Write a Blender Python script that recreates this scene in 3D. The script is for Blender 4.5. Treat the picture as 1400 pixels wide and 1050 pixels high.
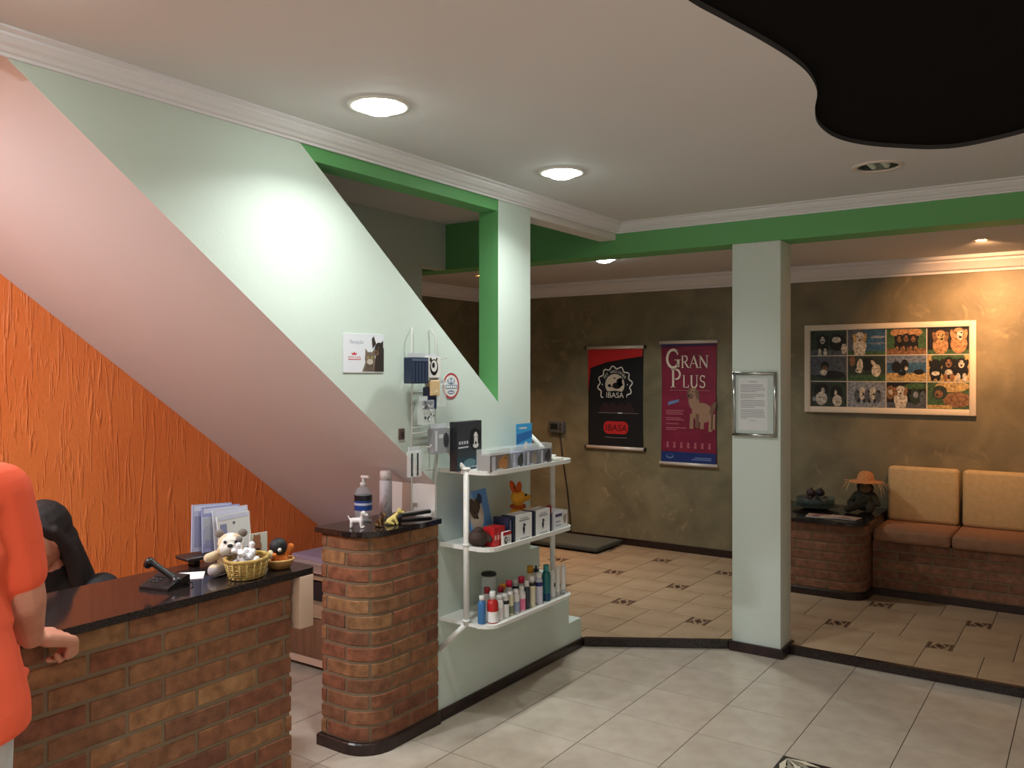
import bpy, bmesh, math, random
from mathutils import Vector, Matrix, Euler
random.seed(7)
PI = math.pi
D = bpy.data
SC = bpy.context.scene
COL = SC.collection
for o in list(D.objects): D.objects.remove(o)

# ---------------------------------------------------------------- camera, world, exposure
cam_d = D.cameras.new('camera'); cam = D.objects.new('camera', cam_d); COL.objects.link(cam)
cam.location = (0, 0, 1.6); cam.rotation_euler = (PI/2, 0, math.radians(34.7))
cam_d.sensor_width = 36; cam_d.lens = 1155*36/1400; cam_d.shift_y = -15/1400
cam_d.clip_start = .02
SC.camera = cam
W = D.worlds.new('night'); SC.world = W; W.use_nodes = True
W.node_tree.nodes['Background'].inputs[0].default_value = (.9, .95, 1, 1)
W.node_tree.nodes['Background'].inputs[1].default_value = .02
vs = SC.view_settings
vs.view_transform = 'Standard'; vs.look = 'None'; vs.gamma = 1; vs.use_curve_mapping = False
vs.exposure = 0.1
POWER_MAIN, POWER_FILL, POWER_NOOK, POWER_BACK, POWER_WARM = 7.5, 23, 60, 14, 13
DAY = (.96, 1.0, .98); WARM = (1, .50, .22); NOOKC = (.88, .93, 1)

# ---------------------------------------------------------------- materials
def lin(c):
    c = c/255
    return c/12.92 if c <= .04045 else ((c+.055)/1.055)**2.4
def C(r, g, b): return (lin(r), lin(g), lin(b), 1)
MATS = {}
def mat(name, col=(200,200,200), rough=.55, metal=0, spec=.5, col2=None, nscale=6, nrange=(.35,.65), detail=4, stretch=(1,1,1),
        rnd=0, bump=None, trans=0, alpha=1, emit=None, ior=1.45, coat=0, tint=None):
    if name in MATS: return MATS[name]
    m = D.materials.new(name); m.use_nodes = True; nt = m.node_tree; N = nt.nodes; L = nt.links
    b = N['Principled BSDF']
    b.inputs['Base Color'].default_value = C(*col); b.inputs['Roughness'].default_value = rough
    b.inputs['Metallic'].default_value = metal; b.inputs['Specular IOR Level'].default_value = spec
    b.inputs['IOR'].default_value = ior; b.inputs['Transmission Weight'].default_value = trans
    b.inputs['Alpha'].default_value = alpha; b.inputs['Coat Weight'].default_value = coat
    if emit:
        b.inputs['Emission Color'].default_value = C(*emit[0]); b.inputs['Emission Strength'].default_value = emit[1]
    def mapping(st):
        tc = N.new('ShaderNodeTexCoord'); mp = N.new('ShaderNodeMapping'); mp.inputs['Scale'].default_value = st
        L.new(tc.outputs['Object'], mp.inputs[0]); return mp
    out = None
    if col2:
        nz = N.new('ShaderNodeTexNoise'); nz.inputs['Scale'].default_value = nscale; nz.inputs['Detail'].default_value = detail
        L.new(mapping(stretch).outputs[0], nz.inputs['Vector'])
        rp = N.new('ShaderNodeValToRGB'); rp.color_ramp.elements[0].position = nrange[0]; rp.color_ramp.elements[1].position = nrange[1]
        rp.color_ramp.elements[0].color = C(*col); rp.color_ramp.elements[1].color = C(*col2)
        L.new(nz.outputs['Fac'], rp.inputs[0]); out = rp.outputs[0]
        L.new(out, b.inputs['Base Color'])
    if tint:                                   # per-object colour picked from a list
        oi = N.new('ShaderNodeObjectInfo'); rp2 = N.new('ShaderNodeValToRGB'); e = rp2.color_ramp.elements
        while len(e) < len(tint): e.new(.5)
        for i, t in enumerate(tint):
            e[i].position = i/max(1, len(tint)-1); e[i].color = C(*t)
        L.new(oi.outputs['Random'], rp2.inputs[0])
        if out:
            mx = N.new('ShaderNodeMixRGB'); mx.blend_type = 'MULTIPLY'; mx.inputs[0].default_value = 1
            L.new(rp2.outputs[0], mx.inputs[1]); L.new(out, mx.inputs[2]); out = mx.outputs[0]
        else: out = rp2.outputs[0]
        L.new(out, b.inputs['Base Color'])
    if rnd:
        oi = N.new('ShaderNodeObjectInfo'); mr = N.new('ShaderNodeMapRange')
        mr.inputs['To Min'].default_value = 1-rnd; mr.inputs['To Max'].default_value = 1+rnd
        L.new(oi.outputs['Random'], mr.inputs[0])
        hs = N.new('ShaderNodeHueSaturation'); L.new(mr.outputs[0], hs.inputs['Value'])
        if out: L.new(out, hs.inputs['Color'])
        else: hs.inputs['Color'].default_value = C(*col)
        L.new(hs.outputs[0], b.inputs['Base Color'])
    if bump:
        sc, st, dist, bst = bump
        nz = N.new('ShaderNodeTexNoise'); nz.inputs['Scale'].default_value = sc; nz.inputs['Detail'].default_value = 5
        L.new(mapping(bst).outputs[0], nz.inputs['Vector'])
        bp = N.new('ShaderNodeBump'); bp.inputs['Strength'].default_value = st; bp.inputs['Distance'].default_value = dist
        L.new(nz.outputs['Fac'], bp.inputs['Height']); L.new(bp.outputs[0], b.inputs['Normal'])
    MATS[name] = m; return m
U = (1,1,1)
M_mint = mat('mint_paint', (206,218,208), .6, bump=(90,.15,.004,U))
M_mintw = mat('pale_mint_paint', (212,222,214), .6, bump=(90,.15,.004,U))
M_ceil = mat('ceiling_white', (210,209,208), .8, bump=(120,.1,.003,U))
M_soff = mat('soffit_white', (214,206,204), .75)
M_green = mat('green_paint', (104,172,106), .55, bump=(80,.1,.003,U))
M_cornice = mat('cornice_plaster', (232,229,232), .6)
M_white = mat('white_paint', (222,218,212), .6)
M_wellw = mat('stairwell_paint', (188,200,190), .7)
M_black = mat('black_ceiling', (19,18,18), .95, spec=.1)
M_blackrim = mat('recess_rim', (70,68,68), .8)
M_gran = mat('black_granite', (22,18,18), .1, col2=(48,38,36), nscale=160, spec=.6)
M_skirt = mat('dark_skirting', (52,34,30), .3, col2=(34,24,24), nscale=30)
M_grout = mat('dark_grout', (70,54,46), .9)
M_tile = mat('beige_tile', (192,180,165), .16, col2=(176,163,147), nscale=9, nrange=(.3,.75), detail=8, rnd=.05, spec=.5)
M_tile2 = mat('warmlit_tile', (182,158,130), .32, col2=(160,134,106), nscale=7, nrange=(.3,.75), detail=8, rnd=.05)  # rear floor: the darker orange cast of the light is put into this colour
M_insert = mat('insert_tile', (168,144,116), .4)
M_insdark = mat('insert_dark', (88,64,48), .4)
M_mortar = mat('mortar', (124,104,82), .95, bump=(180,.4,.003,U))
M_brick = mat('brick', (255,255,255), .8, col2=(176,168,160), nscale=26, nrange=(.3,.75), bump=(120,.45,.004,U),
              tint=[(128,80,58),(148,92,64),(136,84,60),(160,112,74),(122,76,56),(168,124,82),(140,92,64),(152,104,70)])
M_brick2 = mat('brick_red', (255,255,255), .8, col2=(180,172,166), nscale=26, nrange=(.3,.75), bump=(120,.45,.004,U),
              tint=[(138,92,70),(150,102,78),(130,86,66),(154,108,82)])
M_steel = mat('chrome', (190,192,190), .22, metal=1)
M_alu = mat('aluminium', (222,208,198), .4, metal=.2)
M_shelf = mat('white_metal', (226,226,220), .35)
M_plastic = mat('clear_plastic', (235,240,240), .12, alpha=.28)
M_glass = mat('thin_glass', (240,248,246), .05, alpha=.10, spec=.6)
M_paper = mat('paper', (232,230,228), .7)
M_ink = mat('ink', (70,66,66), .8)
M_blackp = mat('black_plastic', (20,19,20), .35)
M_dark = mat('dark_grey', (52,50,50), .5)
M_skin = mat('skin', (198,138,112), .55, col2=(186,124,100), nscale=14)
M_hair = mat('dark_hair', (34,22,20), .75, col2=(18,12,12), nscale=40, stretch=(1,1,.15), bump=(60,.5,.004,(1,1,.1)))
M_jacket = mat('black_jacket', (24,20,22), .8)
M_shirt = mat('orange_shirt', (236,92,58), .85, bump=(14,.25,.012,U))
M_trous = mat('grey_trousers', (190,188,186), .85, bump=(16,.3,.012,U))
M_woodl = mat('pale_wood', (176,150,122), .55, col2=(160,134,108), nscale=4, stretch=(1,14,14))
M_woodw = mat('white_board', (200,170,148), .5)
M_cream = mat('cream_fabric', (206,180,136), .85, col2=(196,170,126), nscale=30, bump=(300,.2,.002,U))
M_seat = mat('tan_fabric', (158,116,88), .85, col2=(146,106,80), nscale=30, bump=(300,.2,.002,U))
M_straw = mat('straw', (196,164,92), .7, col2=(150,118,60), nscale=50)

def orange_wall():
    m = D.materials.new('orange_grafiato'); m.use_nodes = True; nt = m.node_tree; N = nt.nodes; L = nt.links
    b = N['Principled BSDF']; b.inputs['Roughness'].default_value = .48
    tc = N.new('ShaderNodeTexCoord')
    def mp(scale, rot=(0,0,0)):
        a = N.new('ShaderNodeMapping'); a.inputs['Scale'].default_value = scale; a.inputs['Rotation'].default_value = rot
        L.new(tc.outputs['Object'], a.inputs[0]); return a
    def noise(m_, sc, det, dis=0):
        n = N.new('ShaderNodeTexNoise'); n.inputs['Scale'].default_value = sc; n.inputs['Detail'].default_value = det
        n.inputs['Distortion'].default_value = dis; L.new(m_.outputs[0], n.inputs['Vector']); return n
    def ramp(s, p0, p1):
        r = N.new('ShaderNodeValToRGB'); r.color_ramp.elements[0].position = p0; r.color_ramp.elements[1].position = p1
        L.new(s, r.inputs[0]); return r
    n1 = noise(mp((1, 30, 3.2), (.12, 0, 0)), 1.0, 4, .8); r1 = ramp(n1.outputs['Fac'], .56, .70)     # long dragged grooves
    n2 = noise(mp((1, 60, 9), (.05, 0, 0)), 1.0, 4, .6); r2 = ramp(n2.outputs['Fac'], .58, .70)
    n3 = noise(mp((1, 1, 1)), 38, 5); n4 = noise(mp((1, 1, 1)), 2.2, 3)
    a = N.new('ShaderNodeMath'); a.operation = 'MULTIPLY_ADD'; a.inputs[1].default_value = .55
    L.new(r2.outputs[0], a.inputs[0]); L.new(r1.outputs[0], a.inputs[2])
    a2 = N.new('ShaderNodeMath'); a2.operation = 'MULTIPLY_ADD'; a2.inputs[1].default_value = .35
    L.new(n3.outputs['Fac'], a2.inputs[0]); L.new(a.outputs[0], a2.inputs[2])
    bp = N.new('ShaderNodeBump'); bp.inputs['Strength'].default_value = .8; bp.inputs['Distance'].default_value = .0055
    L.new(a2.outputs[0], bp.inputs['Height']); L.new(bp.outputs[0], b.inputs['Normal'])
    rc = ramp(n4.outputs['Fac'], .3, .7); rc.color_ramp.elements[0].color = C(230,118,54); rc.color_ramp.elements[1].color = C(240,132,66)
    L.new(rc.outputs[0], b.inputs['Base Color']); return m
M_orange = orange_wall()
def brown_wall():
    m = D.materials.new('brown_stucco'); m.use_nodes = True; nt = m.node_tree; N = nt.nodes; L = nt.links
    b = N['Principled BSDF']; b.inputs['Roughness'].default_value = .5
    tc = N.new('ShaderNodeTexCoord')
    def noise(sc, det, dis, st=(1,1,1)):
        a = N.new('ShaderNodeMapping'); a.inputs['Scale'].default_value = st; L.new(tc.outputs['Object'], a.inputs[0])
        n = N.new('ShaderNodeTexNoise'); n.inputs['Scale'].default_value = sc; n.inputs['Detail'].default_value = det
        n.inputs['Distortion'].default_value = dis; L.new(a.outputs[0], n.inputs['Vector']); return n
    def ramp(s, p0, p1, c0, c1):
        r = N.new('ShaderNodeValToRGB'); r.color_ramp.elements[0].position = p0; r.color_ramp.elements[1].position = p1
        r.color_ramp.elements[0].color = c0; r.color_ramp.elements[1].color = c1; L.new(s, r.inputs[0]); return r
    base = ramp(noise(3.2, 8, .6).outputs['Fac'], .3, .72, C(106,98,76), C(140,130,102))
    mark = ramp(noise(5.5, 10, 2.2).outputs['Fac'], .58, .74, (0,0,0,1), (1,1,1,1))
    gate = ramp(noise(1.3, 2, 0).outputs['Fac'], .46, .6, (.06,.06,.06,1), (.6,.6,.6,1))
    ml = N.new('ShaderNodeMath'); ml.operation = 'MULTIPLY'; L.new(mark.outputs[0], ml.inputs[0]); L.new(gate.outputs[0], ml.inputs[1])
    mx = N.new('ShaderNodeMixRGB'); mx.inputs[2].default_value = C(176,156,120)
    L.new(ml.outputs[0], mx.inputs[0]); L.new(base.outputs[0], mx.inputs[1]); L.new(mx.outputs[0], b.inputs['Base Color'])
    bp = N.new('ShaderNodeBump'); bp.inputs['Strength'].default_value = .35; bp.inputs['Distance'].default_value = .008
    L.new(noise(9, 8, 1.2).outputs['Fac'], bp.inputs['Height']); L.new(bp.outputs[0], b.inputs['Normal']); return m
M_brown = brown_wall()
def flat(r, g, b, rough=.55): return mat('flat_%d_%d_%d_%d' % (r, g, b, rough*100), (r, g, b), rough)

# ---------------------------------------------------------------- mesh helpers
def tagit(o, label=None, cat=None, group=None, kind=None):
    if label: o['label'] = label
    if cat: o['category'] = cat
    if group: o['group'] = group
    if kind: o['kind'] = kind
    return o
def thing(name, label, cat, loc=(0,0,0), rot=(0,0,0), group=None, kind=None):
    o = D.objects.new(name, None); COL.objects.link(o); o.empty_display_size = .05
    o.location = loc; o.rotation_euler = rot
    return tagit(o, label, cat, group, kind)
class MB:
    def __init__(s): s.v = []; s.f = []; s.m = []; s.s = []
    def add(s, vs, fs, mi=0, sm=False):
        k = len(s.v); s.v += [tuple(p) for p in vs]
        for f in fs: s.f.append(tuple(i+k for i in f)); s.m.append(mi); s.s.append(sm)
        return s
    def box(s, x0, x1, y0, y1, z0, z1, mi=0):
        v = [(x,y,z) for x in (x0,x1) for y in (y0,y1) for z in (z0,z1)]
        return s.add(v, [(0,1,3,2),(4,6,7,5),(0,4,5,1),(2,3,7,6),(0,2,6,4),(1,5,7,3)], mi)
    def rbox(s, x0, x1, y0, y1, z0, z1, r=.01, mi=0, seg=2, sm=True):
        bm = bmesh.new(); bmesh.ops.create_cube(bm, size=1)
        for v in bm.verts: v.co = (x0+(v.co.x+.5)*(x1-x0), y0+(v.co.y+.5)*(y1-y0), z0+(v.co.z+.5)*(z1-z0))
        bmesh.ops.bevel(bm, geom=bm.edges[:], offset=r, segments=seg, profile=.5, affect='EDGES')
        bm.verts.index_update()
        s.add([v.co[:] for v in bm.verts], [[v.index for v in f.verts] for f in bm.faces], mi, sm); bm.free(); return s
    def prism(s, poly, ax, a0, a1, mi=0, side=None):
        n = len(poly)
        def P(p, a): return {'x': (a, p[0], p[1]), 'y': (p[0], a, p[1]), 'z': (p[0], p[1], a)}[ax]
        k = len(s.v); s.v += [P(p, a0) for p in poly] + [P(p, a1) for p in poly]
        for f in (tuple(range(n)), tuple(range(n, 2*n))):
            s.f.append(tuple(i+k for i in f)); s.m.append(mi); s.s.append(False)
        for i in range(n):
            j = (i+1) % n; s.f.append((k+i, k+j, k+n+j, k+n+i)); s.m.append(side.get(i, mi) if side else mi); s.s.append(False)
        return s
    def lathe(s, prof, c=(0,0,0), n=20, mi=0, sm=True, sx=1, sy=1, cap=True):
        k = len(s.v)
        for r, z in prof:
            for i in range(n):
                a = 2*PI*i/n; s.v.append((c[0]+sx*r*math.cos(a), c[1]+sy*r*math.sin(a), c[2]+z))
        for j in range(len(prof)-1):
            for i in range(n):
                i2 = (i+1) % n; s.f.append((k+j*n+i, k+j*n+i2, k+(j+1)*n+i2, k+(j+1)*n+i)); s.m.append(mi); s.s.append(sm)
        if cap:
            for j in (0, len(prof)-1):
                if prof[j][0] > 1e-5: s.f.append(tuple(k+j*n+i for i in range(n))); s.m.append(mi); s.s.append(False)
        return s
    def tube(s, pts, r, n=8, mi=0, sm=True, closed=False):
        pts = [Vector(p) for p in pts]; k = len(s.v); N_ = len(pts); up = None
        for i, p in enumerate(pts):
            t = (pts[(i+1) % N_ if closed else min(i+1, N_-1)] - pts[(i-1) % N_ if closed else max(i-1, 0)]).normalized()
            if up is None: up = Vector((0,0,1)) if abs(t.z) < .9 else Vector((1,0,0))
            a = t.cross(up).normalized(); b = a.cross(t).normalized(); up = b
            rr = r[i] if isinstance(r, (list, tuple)) else r
            for j in range(n):
                th = 2*PI*j/n; s.v.append(tuple(p + a*rr*math.cos(th) + b*rr*math.sin(th)))
        for i in range(N_ if closed else N_-1):
            i2 = (i+1) % N_
            for j in range(n):
                j2 = (j+1) % n; s.f.append((k+i*n+j, k+i*n+j2, k+i2*n+j2, k+i2*n+j)); s.m.append(mi); s.s.append(sm)
        if not closed:
            s.f.append(tuple(k+j for j in range(n))); s.m.append(mi); s.s.append(False)
            s.f.append(tuple(k+(N_-1)*n+j for j in range(n))); s.m.append(mi); s.s.append(False)
        return s
    def ell(s, c, r, n=12, mi=0, R=None, sm=True):
        if isinstance(r, (int, float)): r = (r, r, r)
        k = len(s.v); c = Vector(c); m = n//2
        for i in range(m+1):
            ph = PI*i/m
            for j in range(n):
                th = 2*PI*j/n; p = Vector((r[0]*math.sin(ph)*math.cos(th), r[1]*math.sin(ph)*math.sin(th), r[2]*math.cos(ph)))
                if R: p = R @ p
                s.v.append(tuple(c+p))
        for i in range(m):
            for j in range(n):
                j2 = (j+1) % n; s.f.append((k+i*n+j, k+(i+1)*n+j, k+(i+1)*n+j2, k+i*n+j2)); s.m.append(mi); s.s.append(sm)
        return s
    def cap(s, p0, p1, r0, r1=None, n=12, mi=0):
        r1 = r0 if r1 is None else r1
        p0 = Vector(p0); p1 = Vector(p1); t = (p1-p0); Ln = max(t.length, 1e-6); t /= Ln
        pts = []; rs = []
        for i in range(4): a = PI/2*(1-i/4); pts.append(p0 - t*r0*math.sin(a)); rs.append(max(r0*math.cos(a), r0*.02))
        pts.append(p0); rs.append(r0); pts.append(p1); rs.append(r1)
        for i in range(1, 5): a = PI/2*i/4; pts.append(p1 + t*r1*math.sin(a)); rs.append(max(r1*math.cos(a), r1*.02))
        return s.tube(pts, rs, n, mi)
    def poly(s, pts, mi=0): return s.add(pts, [tuple(range(len(pts)))], mi)
    # flat print in local xy
    def rect(s, x0, y0, x1, y1, mi=0, z=0): return s.poly([(x0,y0,z),(x1,y0,z),(x1,y1,z),(x0,y1,z)], mi)
    def disc(s, cx, cy, rx, ry=None, mi=0, z=0, rot=0, n=18):
        ry = rx if ry is None else ry; c, d = math.cos(rot), math.sin(rot)
        return s.poly([(cx + rx*math.cos(2*PI*i/n)*c - ry*math.sin(2*PI*i/n)*d, cy + rx*math.cos(2*PI*i/n)*d + ry*math.sin(2*PI*i/n)*c, z) for i in range(n)], mi)
    def stroke(s, pts, w, mi=0, z=0, closed=False):
        n = len(pts); P = [Vector(p[:2]) for p in pts]; l = []; r = []
        for i in range(n):
            a = P[(i-1) % n] if (closed or i > 0) else P[i]; b = P[(i+1) % n] if (closed or i < n-1) else P[i]
            t = (b-a); t = t.normalized() if t.length > 1e-9 else Vector((1,0)); nn = Vector((-t.y, t.x))
            ww = w[i] if isinstance(w, (list, tuple)) else w
            l.append(P[i]+nn*ww/2); r.append(P[i]-nn*ww/2)
        for i in range(n if closed else n-1):
            j = (i+1) % n
            s.poly([(l[i].x,l[i].y,z),(r[i].x,r[i].y,z),(r[j].x,r[j].y,z),(l[j].x,l[j].y,z)], mi)
        return s
    def mesh(s, name, mats, off=(0,0,0), normals=True):
        me = D.meshes.new(name)
        me.from_pydata([(v[0]-off[0], v[1]-off[1], v[2]-off[2]) for v in s.v], [], s.f)
        for m in (mats if isinstance(mats, (list, tuple)) else [mats]): me.materials.append(m)
        for i, p in enumerate(me.polygons): p.material_index = s.m[i]; p.use_smooth = s.s[i]
        if normals:
            bm = bmesh.new(); bm.from_mesh(me); bmesh.ops.remove_doubles(bm, verts=bm.verts, dist=1e-6)
            bmesh.ops.recalc_face_normals(bm, faces=bm.faces); bm.to_mesh(me); bm.free()
        me.update(); return me
    def build(s, name, mats, parent=None, label=None, cat=None, group=None, kind=None, world=True, normals=True, origin=None, rot=None):
        """world: vertices are world coordinates (parent unrotated); origin: base point of a top-level mesh"""
        if parent is not None: off = parent.location if world else (0,0,0)
        elif origin is not None: off = origin
        else:
            xs, ys, zs = zip(*s.v); off = ((min(xs)+max(xs))/2, (min(ys)+max(ys))/2, min(zs))
        o = D.objects.new(name, s.mesh(name, mats, off, normals)); COL.objects.link(o)
        if parent is not None: o.parent = parent
        else: o.location = off
        return tagit(o, label, cat, group, kind)
def sub(name, me, parent, loc=(0,0,0), rot=(0,0,0)):
    o = D.objects.new(name, me); COL.objects.link(o); o.parent = parent; o.location = loc; o.rotation_euler = rot; return o
def wpart(name, mb, mats, parent, grand=None):
    """part given in world coordinates under a sub-parent"""
    off = Vector(parent.location) + (Vector(parent.parent.location) if parent.parent else Vector())
    o = D.objects.new(name, mb.mesh(name, mats, off)); COL.objects.link(o); o.parent = parent; return o
def org(name, mb, voxel, mats, parent=None, matfn=None, smooth=4, world=True, **kw):
    """union the rough shapes of mb into one continuous smooth surface"""
    me = mb.mesh('tmp', mats, normals=True); t = D.objects.new('tmp', me); COL.objects.link(t)
    r = t.modifiers.new('r', 'REMESH'); r.mode = 'VOXEL'; r.voxel_size = voxel; r.use_smooth_shade = True
    if smooth: q = t.modifiers.new('s', 'SMOOTH'); q.factor = .5; q.iterations = smooth
    dg = bpy.context.evaluated_depsgraph_get(); ev = t.evaluated_get(dg)
    nm = D.meshes.new_from_object(ev); D.objects.remove(t); D.meshes.remove(me); nm.name = name
    nm.materials.clear()
    for m in (mats if isinstance(mats, (list, tuple)) else [mats]): nm.materials.append(m)
    for p in nm.polygons:
        p.use_smooth = True; p.material_index = matfn(p.center) if matfn else 0
    if parent is not None: off = Vector(parent.location) if world else Vector()
    else:
        xs = [v.co for v in nm.vertices]
        off = Vector(((min(c.x for c in xs)+max(c.x for c in xs))/2, (min(c.y for c in xs)+max(c.y for c in xs))/2, min(c.z for c in xs)))
    for v in nm.vertices: v.co -= off
    o = D.objects.new(name, nm); COL.objects.link(o)
    if parent is not None: o.parent = parent
    else: o.location = off
    return tagit(o, kw.get('label'), kw.get('cat'), kw.get('group'), kw.get('kind'))
def text_into(mb, body, x, y, size, mi=0, z=0, align='LEFT', sx=1, rot=0, shear=0):
    cu = D.curves.new('t', 'FONT'); cu.body = body; cu.size = size; cu.align_x = align; cu.shear = shear
    cu.resolution_u = 3
    t = D.objects.new('t', cu); COL.objects.link(t); dg = bpy.context.evaluated_depsgraph_get()
    me = D.meshes.new_from_object(t.evaluated_get(dg)); c, s_ = math.cos(rot), math.sin(rot)
    mb.add([(x + v.co.x*sx*c - v.co.y*s_, y + v.co.x*sx*s_ + v.co.y*c, z) for v in me.vertices], [tuple(p.vertices) for p in me.polygons], mi)
    D.objects.remove(t); D.curves.remove(cu); D.meshes.remove(me)
RBACK = (PI/2, 0, 0)            # prints facing -Y
RSTAIR = (PI/2, 0, PI/2)        # prints facing +X

# ================================================================= THE SETTING
XS, XO, YB, YW = -2.485, -3.86, 4.74, 6.88        # stair wall face, orange wall, green beam face, back wall
ZC, ZR, ZBC = 2.53, .045, 2.44                    # main ceiling, raised floor, rear ceiling
def struct(name, mb, mats, label, cat, **k): return mb.build(name, mats, label=label, cat=cat, kind='structure', **k)

# ---- main floor with its tiles
fl = struct('floor', MB().box(XO, 1.6, -1.6, 4.90, -.06, -.004), M_grout, 'pale beige glossy tiled floor of the reception room', 'floor', origin=(0,0,0))
MX0, MY1, MS = -1.077, 3.554, .774                # star medallion set in the floor
T = .387; g = .0018
full = MB().box(-T/2+g, T/2-g, -T/2+g, T/2-g, -.004, 0).mesh('tile', M_tile)
x0s = -1.464 - 7*T
for i in range(16):
    for j in range(18):
        xa, xb = x0s+i*T, x0s+(i+1)*T; ya, yb = 3.167-13*T+j*T, 3.167-12*T+j*T
        xa, xb, ya, yb = max(xa, XO+.002), min(xb, 1.6), max(ya, -1.6), min(yb, 4.9)
        if xb-xa < .02 or yb-ya < .02: continue
        # leave room for the medallion
        if xb > MX0+.01 and xa < MX0+MS-.01 and ya < MY1-.01 and yb > MY1-MS+.01:
            if xa < MX0: xb = MX0
            elif xb > MX0+MS: xa = MX0+MS
            elif yb > MY1: ya = MY1
            elif ya < MY1-MS: yb = MY1-MS
            else: continue
            if xb-xa < .006 or yb-ya < .006: continue
        if abs(xb-xa-T) < 1e-4 and abs(yb-ya-T) < 1e-4: sub('tile', full, fl, ((xa+xb)/2, (ya+yb)/2, 0))
        else:
            c = ((xa+xb)/2, (ya+yb)/2); w, h = (xb-xa)/2-g, (yb-ya)/2-g
            sub('tile', MB().box(-w, w, -h, h, -.004, 0).mesh('tile', M_tile), fl, (c[0], c[1], 0))
# medallion: dark border field with an eight pointed star of pale and grey lozenges
md = MB(); cx, cy, hw = MX0+MS/2, MY1-MS/2, MS/2-.002
md.box(cx-hw, cx+hw, cy-hw, cy+hw, -.004, .0)
mo = md.build('floor_medallion', flat(46,40,36,.25), parent=fl)
mats3 = [flat(212,200,176,.3), flat(150,142,124,.3), flat(92,82,70,.3)]
def loz(px, py, a, L_, w, mi):
    c, s_ = math.cos(a), math.sin(a); q = MB()
    pts = [(0,0),(L_*.5,w),(L_,0),(L_*.5,-w)]
    q.prism([(px+x*c-y*s_, py+x*s_+y*c) for x, y in pts], 'z', .0, .0012)
    wpart('lozenge', q, mats3[mi], mo)
for ring in range(3):
    for k in range(16):
        a = PI/8*k; r0 = [.01, .13, .25][ring]
        loz(cx+r0*math.cos(a), cy+r0*math.sin(a), a + (.35 if k % 2 else -.35)*(ring > 0), [.12,.115,.115][ring], [.020,.026,.032][ring], (k+ring) % 3)
for sx in (-1, 1):
    for sy in (-1, 1):
        for q_ in range(5):
            a = math.atan2(-sy, -sx) + (q_-2)*.36
            loz(cx+sx*(hw-.018), cy+sy*(hw-.018), a, .135, .016, q_ % 2)

# ---- raised rear floor
def fy(x):
    if x < -2.47: return 4.32
    if x < -1.74: return 4.32 + (x+2.47)/.73*.45
    if x < -1.455: return 4.77 + (x+1.74)/.285*.09
    return 4.86
KX = [-5.2, -2.47, -1.74, -1.455, 1.6]
rf = MB().prism([(-5.2, YW), (1.6, YW)] + [(x, fy(x)) for x in reversed(KX)], 'z', 0, ZR-.006)
rfo = struct('floor_rear', rf, M_grout, 'tiled floor tinted for warm rear light, raised one low step behind the white pillar', 'floor', origin=(-1.5,5.6,0))
def clip(poly, nx, ny, d):      # keep nx*x+ny*y >= d
    out = []
    for i in range(len(poly)):
        a, b = poly[i], poly[(i+1) % len(poly)]; fa, fb = nx*a[0]+ny*a[1]-d, nx*b[0]+ny*b[1]-d
        if fa >= 0: out.append(a)
        if (fa >= 0) != (fb >= 0):
            t = fa/(fa-fb); out.append((a[0]+(b[0]-a[0])*t, a[1]+(b[1]-a[1])*t))
    return out
def area(p): return abs(sum(p[i][0]*p[(i+1) % len(p)][1]-p[(i+1) % len(p)][0]*p[i][1] for i in range(len(p))))/2
def raised_pieces(x0, y0, x1, y1):
    res = []
    for k in range(4):
        p = [(x0,y0),(x1,y0),(x1,y1),(x0,y1)]
        p = clip(p, 1, 0, KX[k]); p = clip(p, -1, 0, -KX[k+1]) if p else p
        if not p: continue
        ya, yb = fy(KX[k]+1e-6), fy(KX[k+1]-1e-6); sl = (yb-ya)/(KX[k+1]-KX[k])
        p = clip(p, -sl, 1, ya-sl*KX[k]+.012); p = clip(p, 0, -1, -YW) if p else p
        if p and len(p) > 2 and area(p) > 1e-4: res.append(p)
    return res
b_, h_ = .135, .296
def rtile(x0, y0, x1, y1, name, m_, deco=False):
    gg = .002; x0 += gg; y0 += gg; x1 -= gg; y1 -= gg
    ps = raised_pieces(x0, y0, x1, y1)
    if not ps or sum(area(p) for p in ps) < .0012: return
    c = ((x0+x1)/2, (y0+y1)/2); q = MB()
    for p in ps: q.prism([(x-c[0], y-c[1]) for x, y in p], 'z', ZR-.006, ZR)
    whole = abs(sum(area(p) for p in ps) - (x1-x0)*(y1-y0)) < 1e-5
    o = sub(name, q.mesh(name, m_), rfo, (c[0]+1.5, c[1]-5.6, 0))
    if deco and whole:
        d = MB(); z = ZR+.0006; w = (x1-x0)/2
        for sg in (-1, 1):
            d.rect(sg*w*.97, -w*.97, sg*w*.72, w*.97, 0, z)
            d.poly([(sg*w*.7, sg*w*.9, z), (sg*w*.1, sg*w*.85, z), (sg*w*.55, -sg*w*.1, z)], 0)
            d.poly([(sg*w*.05, sg*w*.6, z), (sg*w*.5, -sg*w*.3, z), (sg*w*.15, -sg*w*.9, z), (-sg*w*.1, sg*w*.1, z)], 0)
        sub('ornament', d.mesh('ornament', M_insdark, normals=False), o)
for i in range(-8, 9):
    for j in range(-7, 9):
        ox, oy = -1.326 + i*.592 + j*.135, 5.473 - i*.135 + j*.592
        if ox < -5.4 or ox > 1.5 or oy < 3.6 or oy > 7.3: continue
        rtile(ox-b_/2, oy-b_/2, ox+b_/2, oy+b_/2, 'insert_tile', M_insert, True)
        for a in (0, 1):
            for c in (0, 1):
                X0, Y0 = ox+b_/2+a*h_, oy-b_/2+c*h_
                rtile(X0, Y0, X0+h_, Y0+h_, 'tile', M_tile2)
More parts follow.
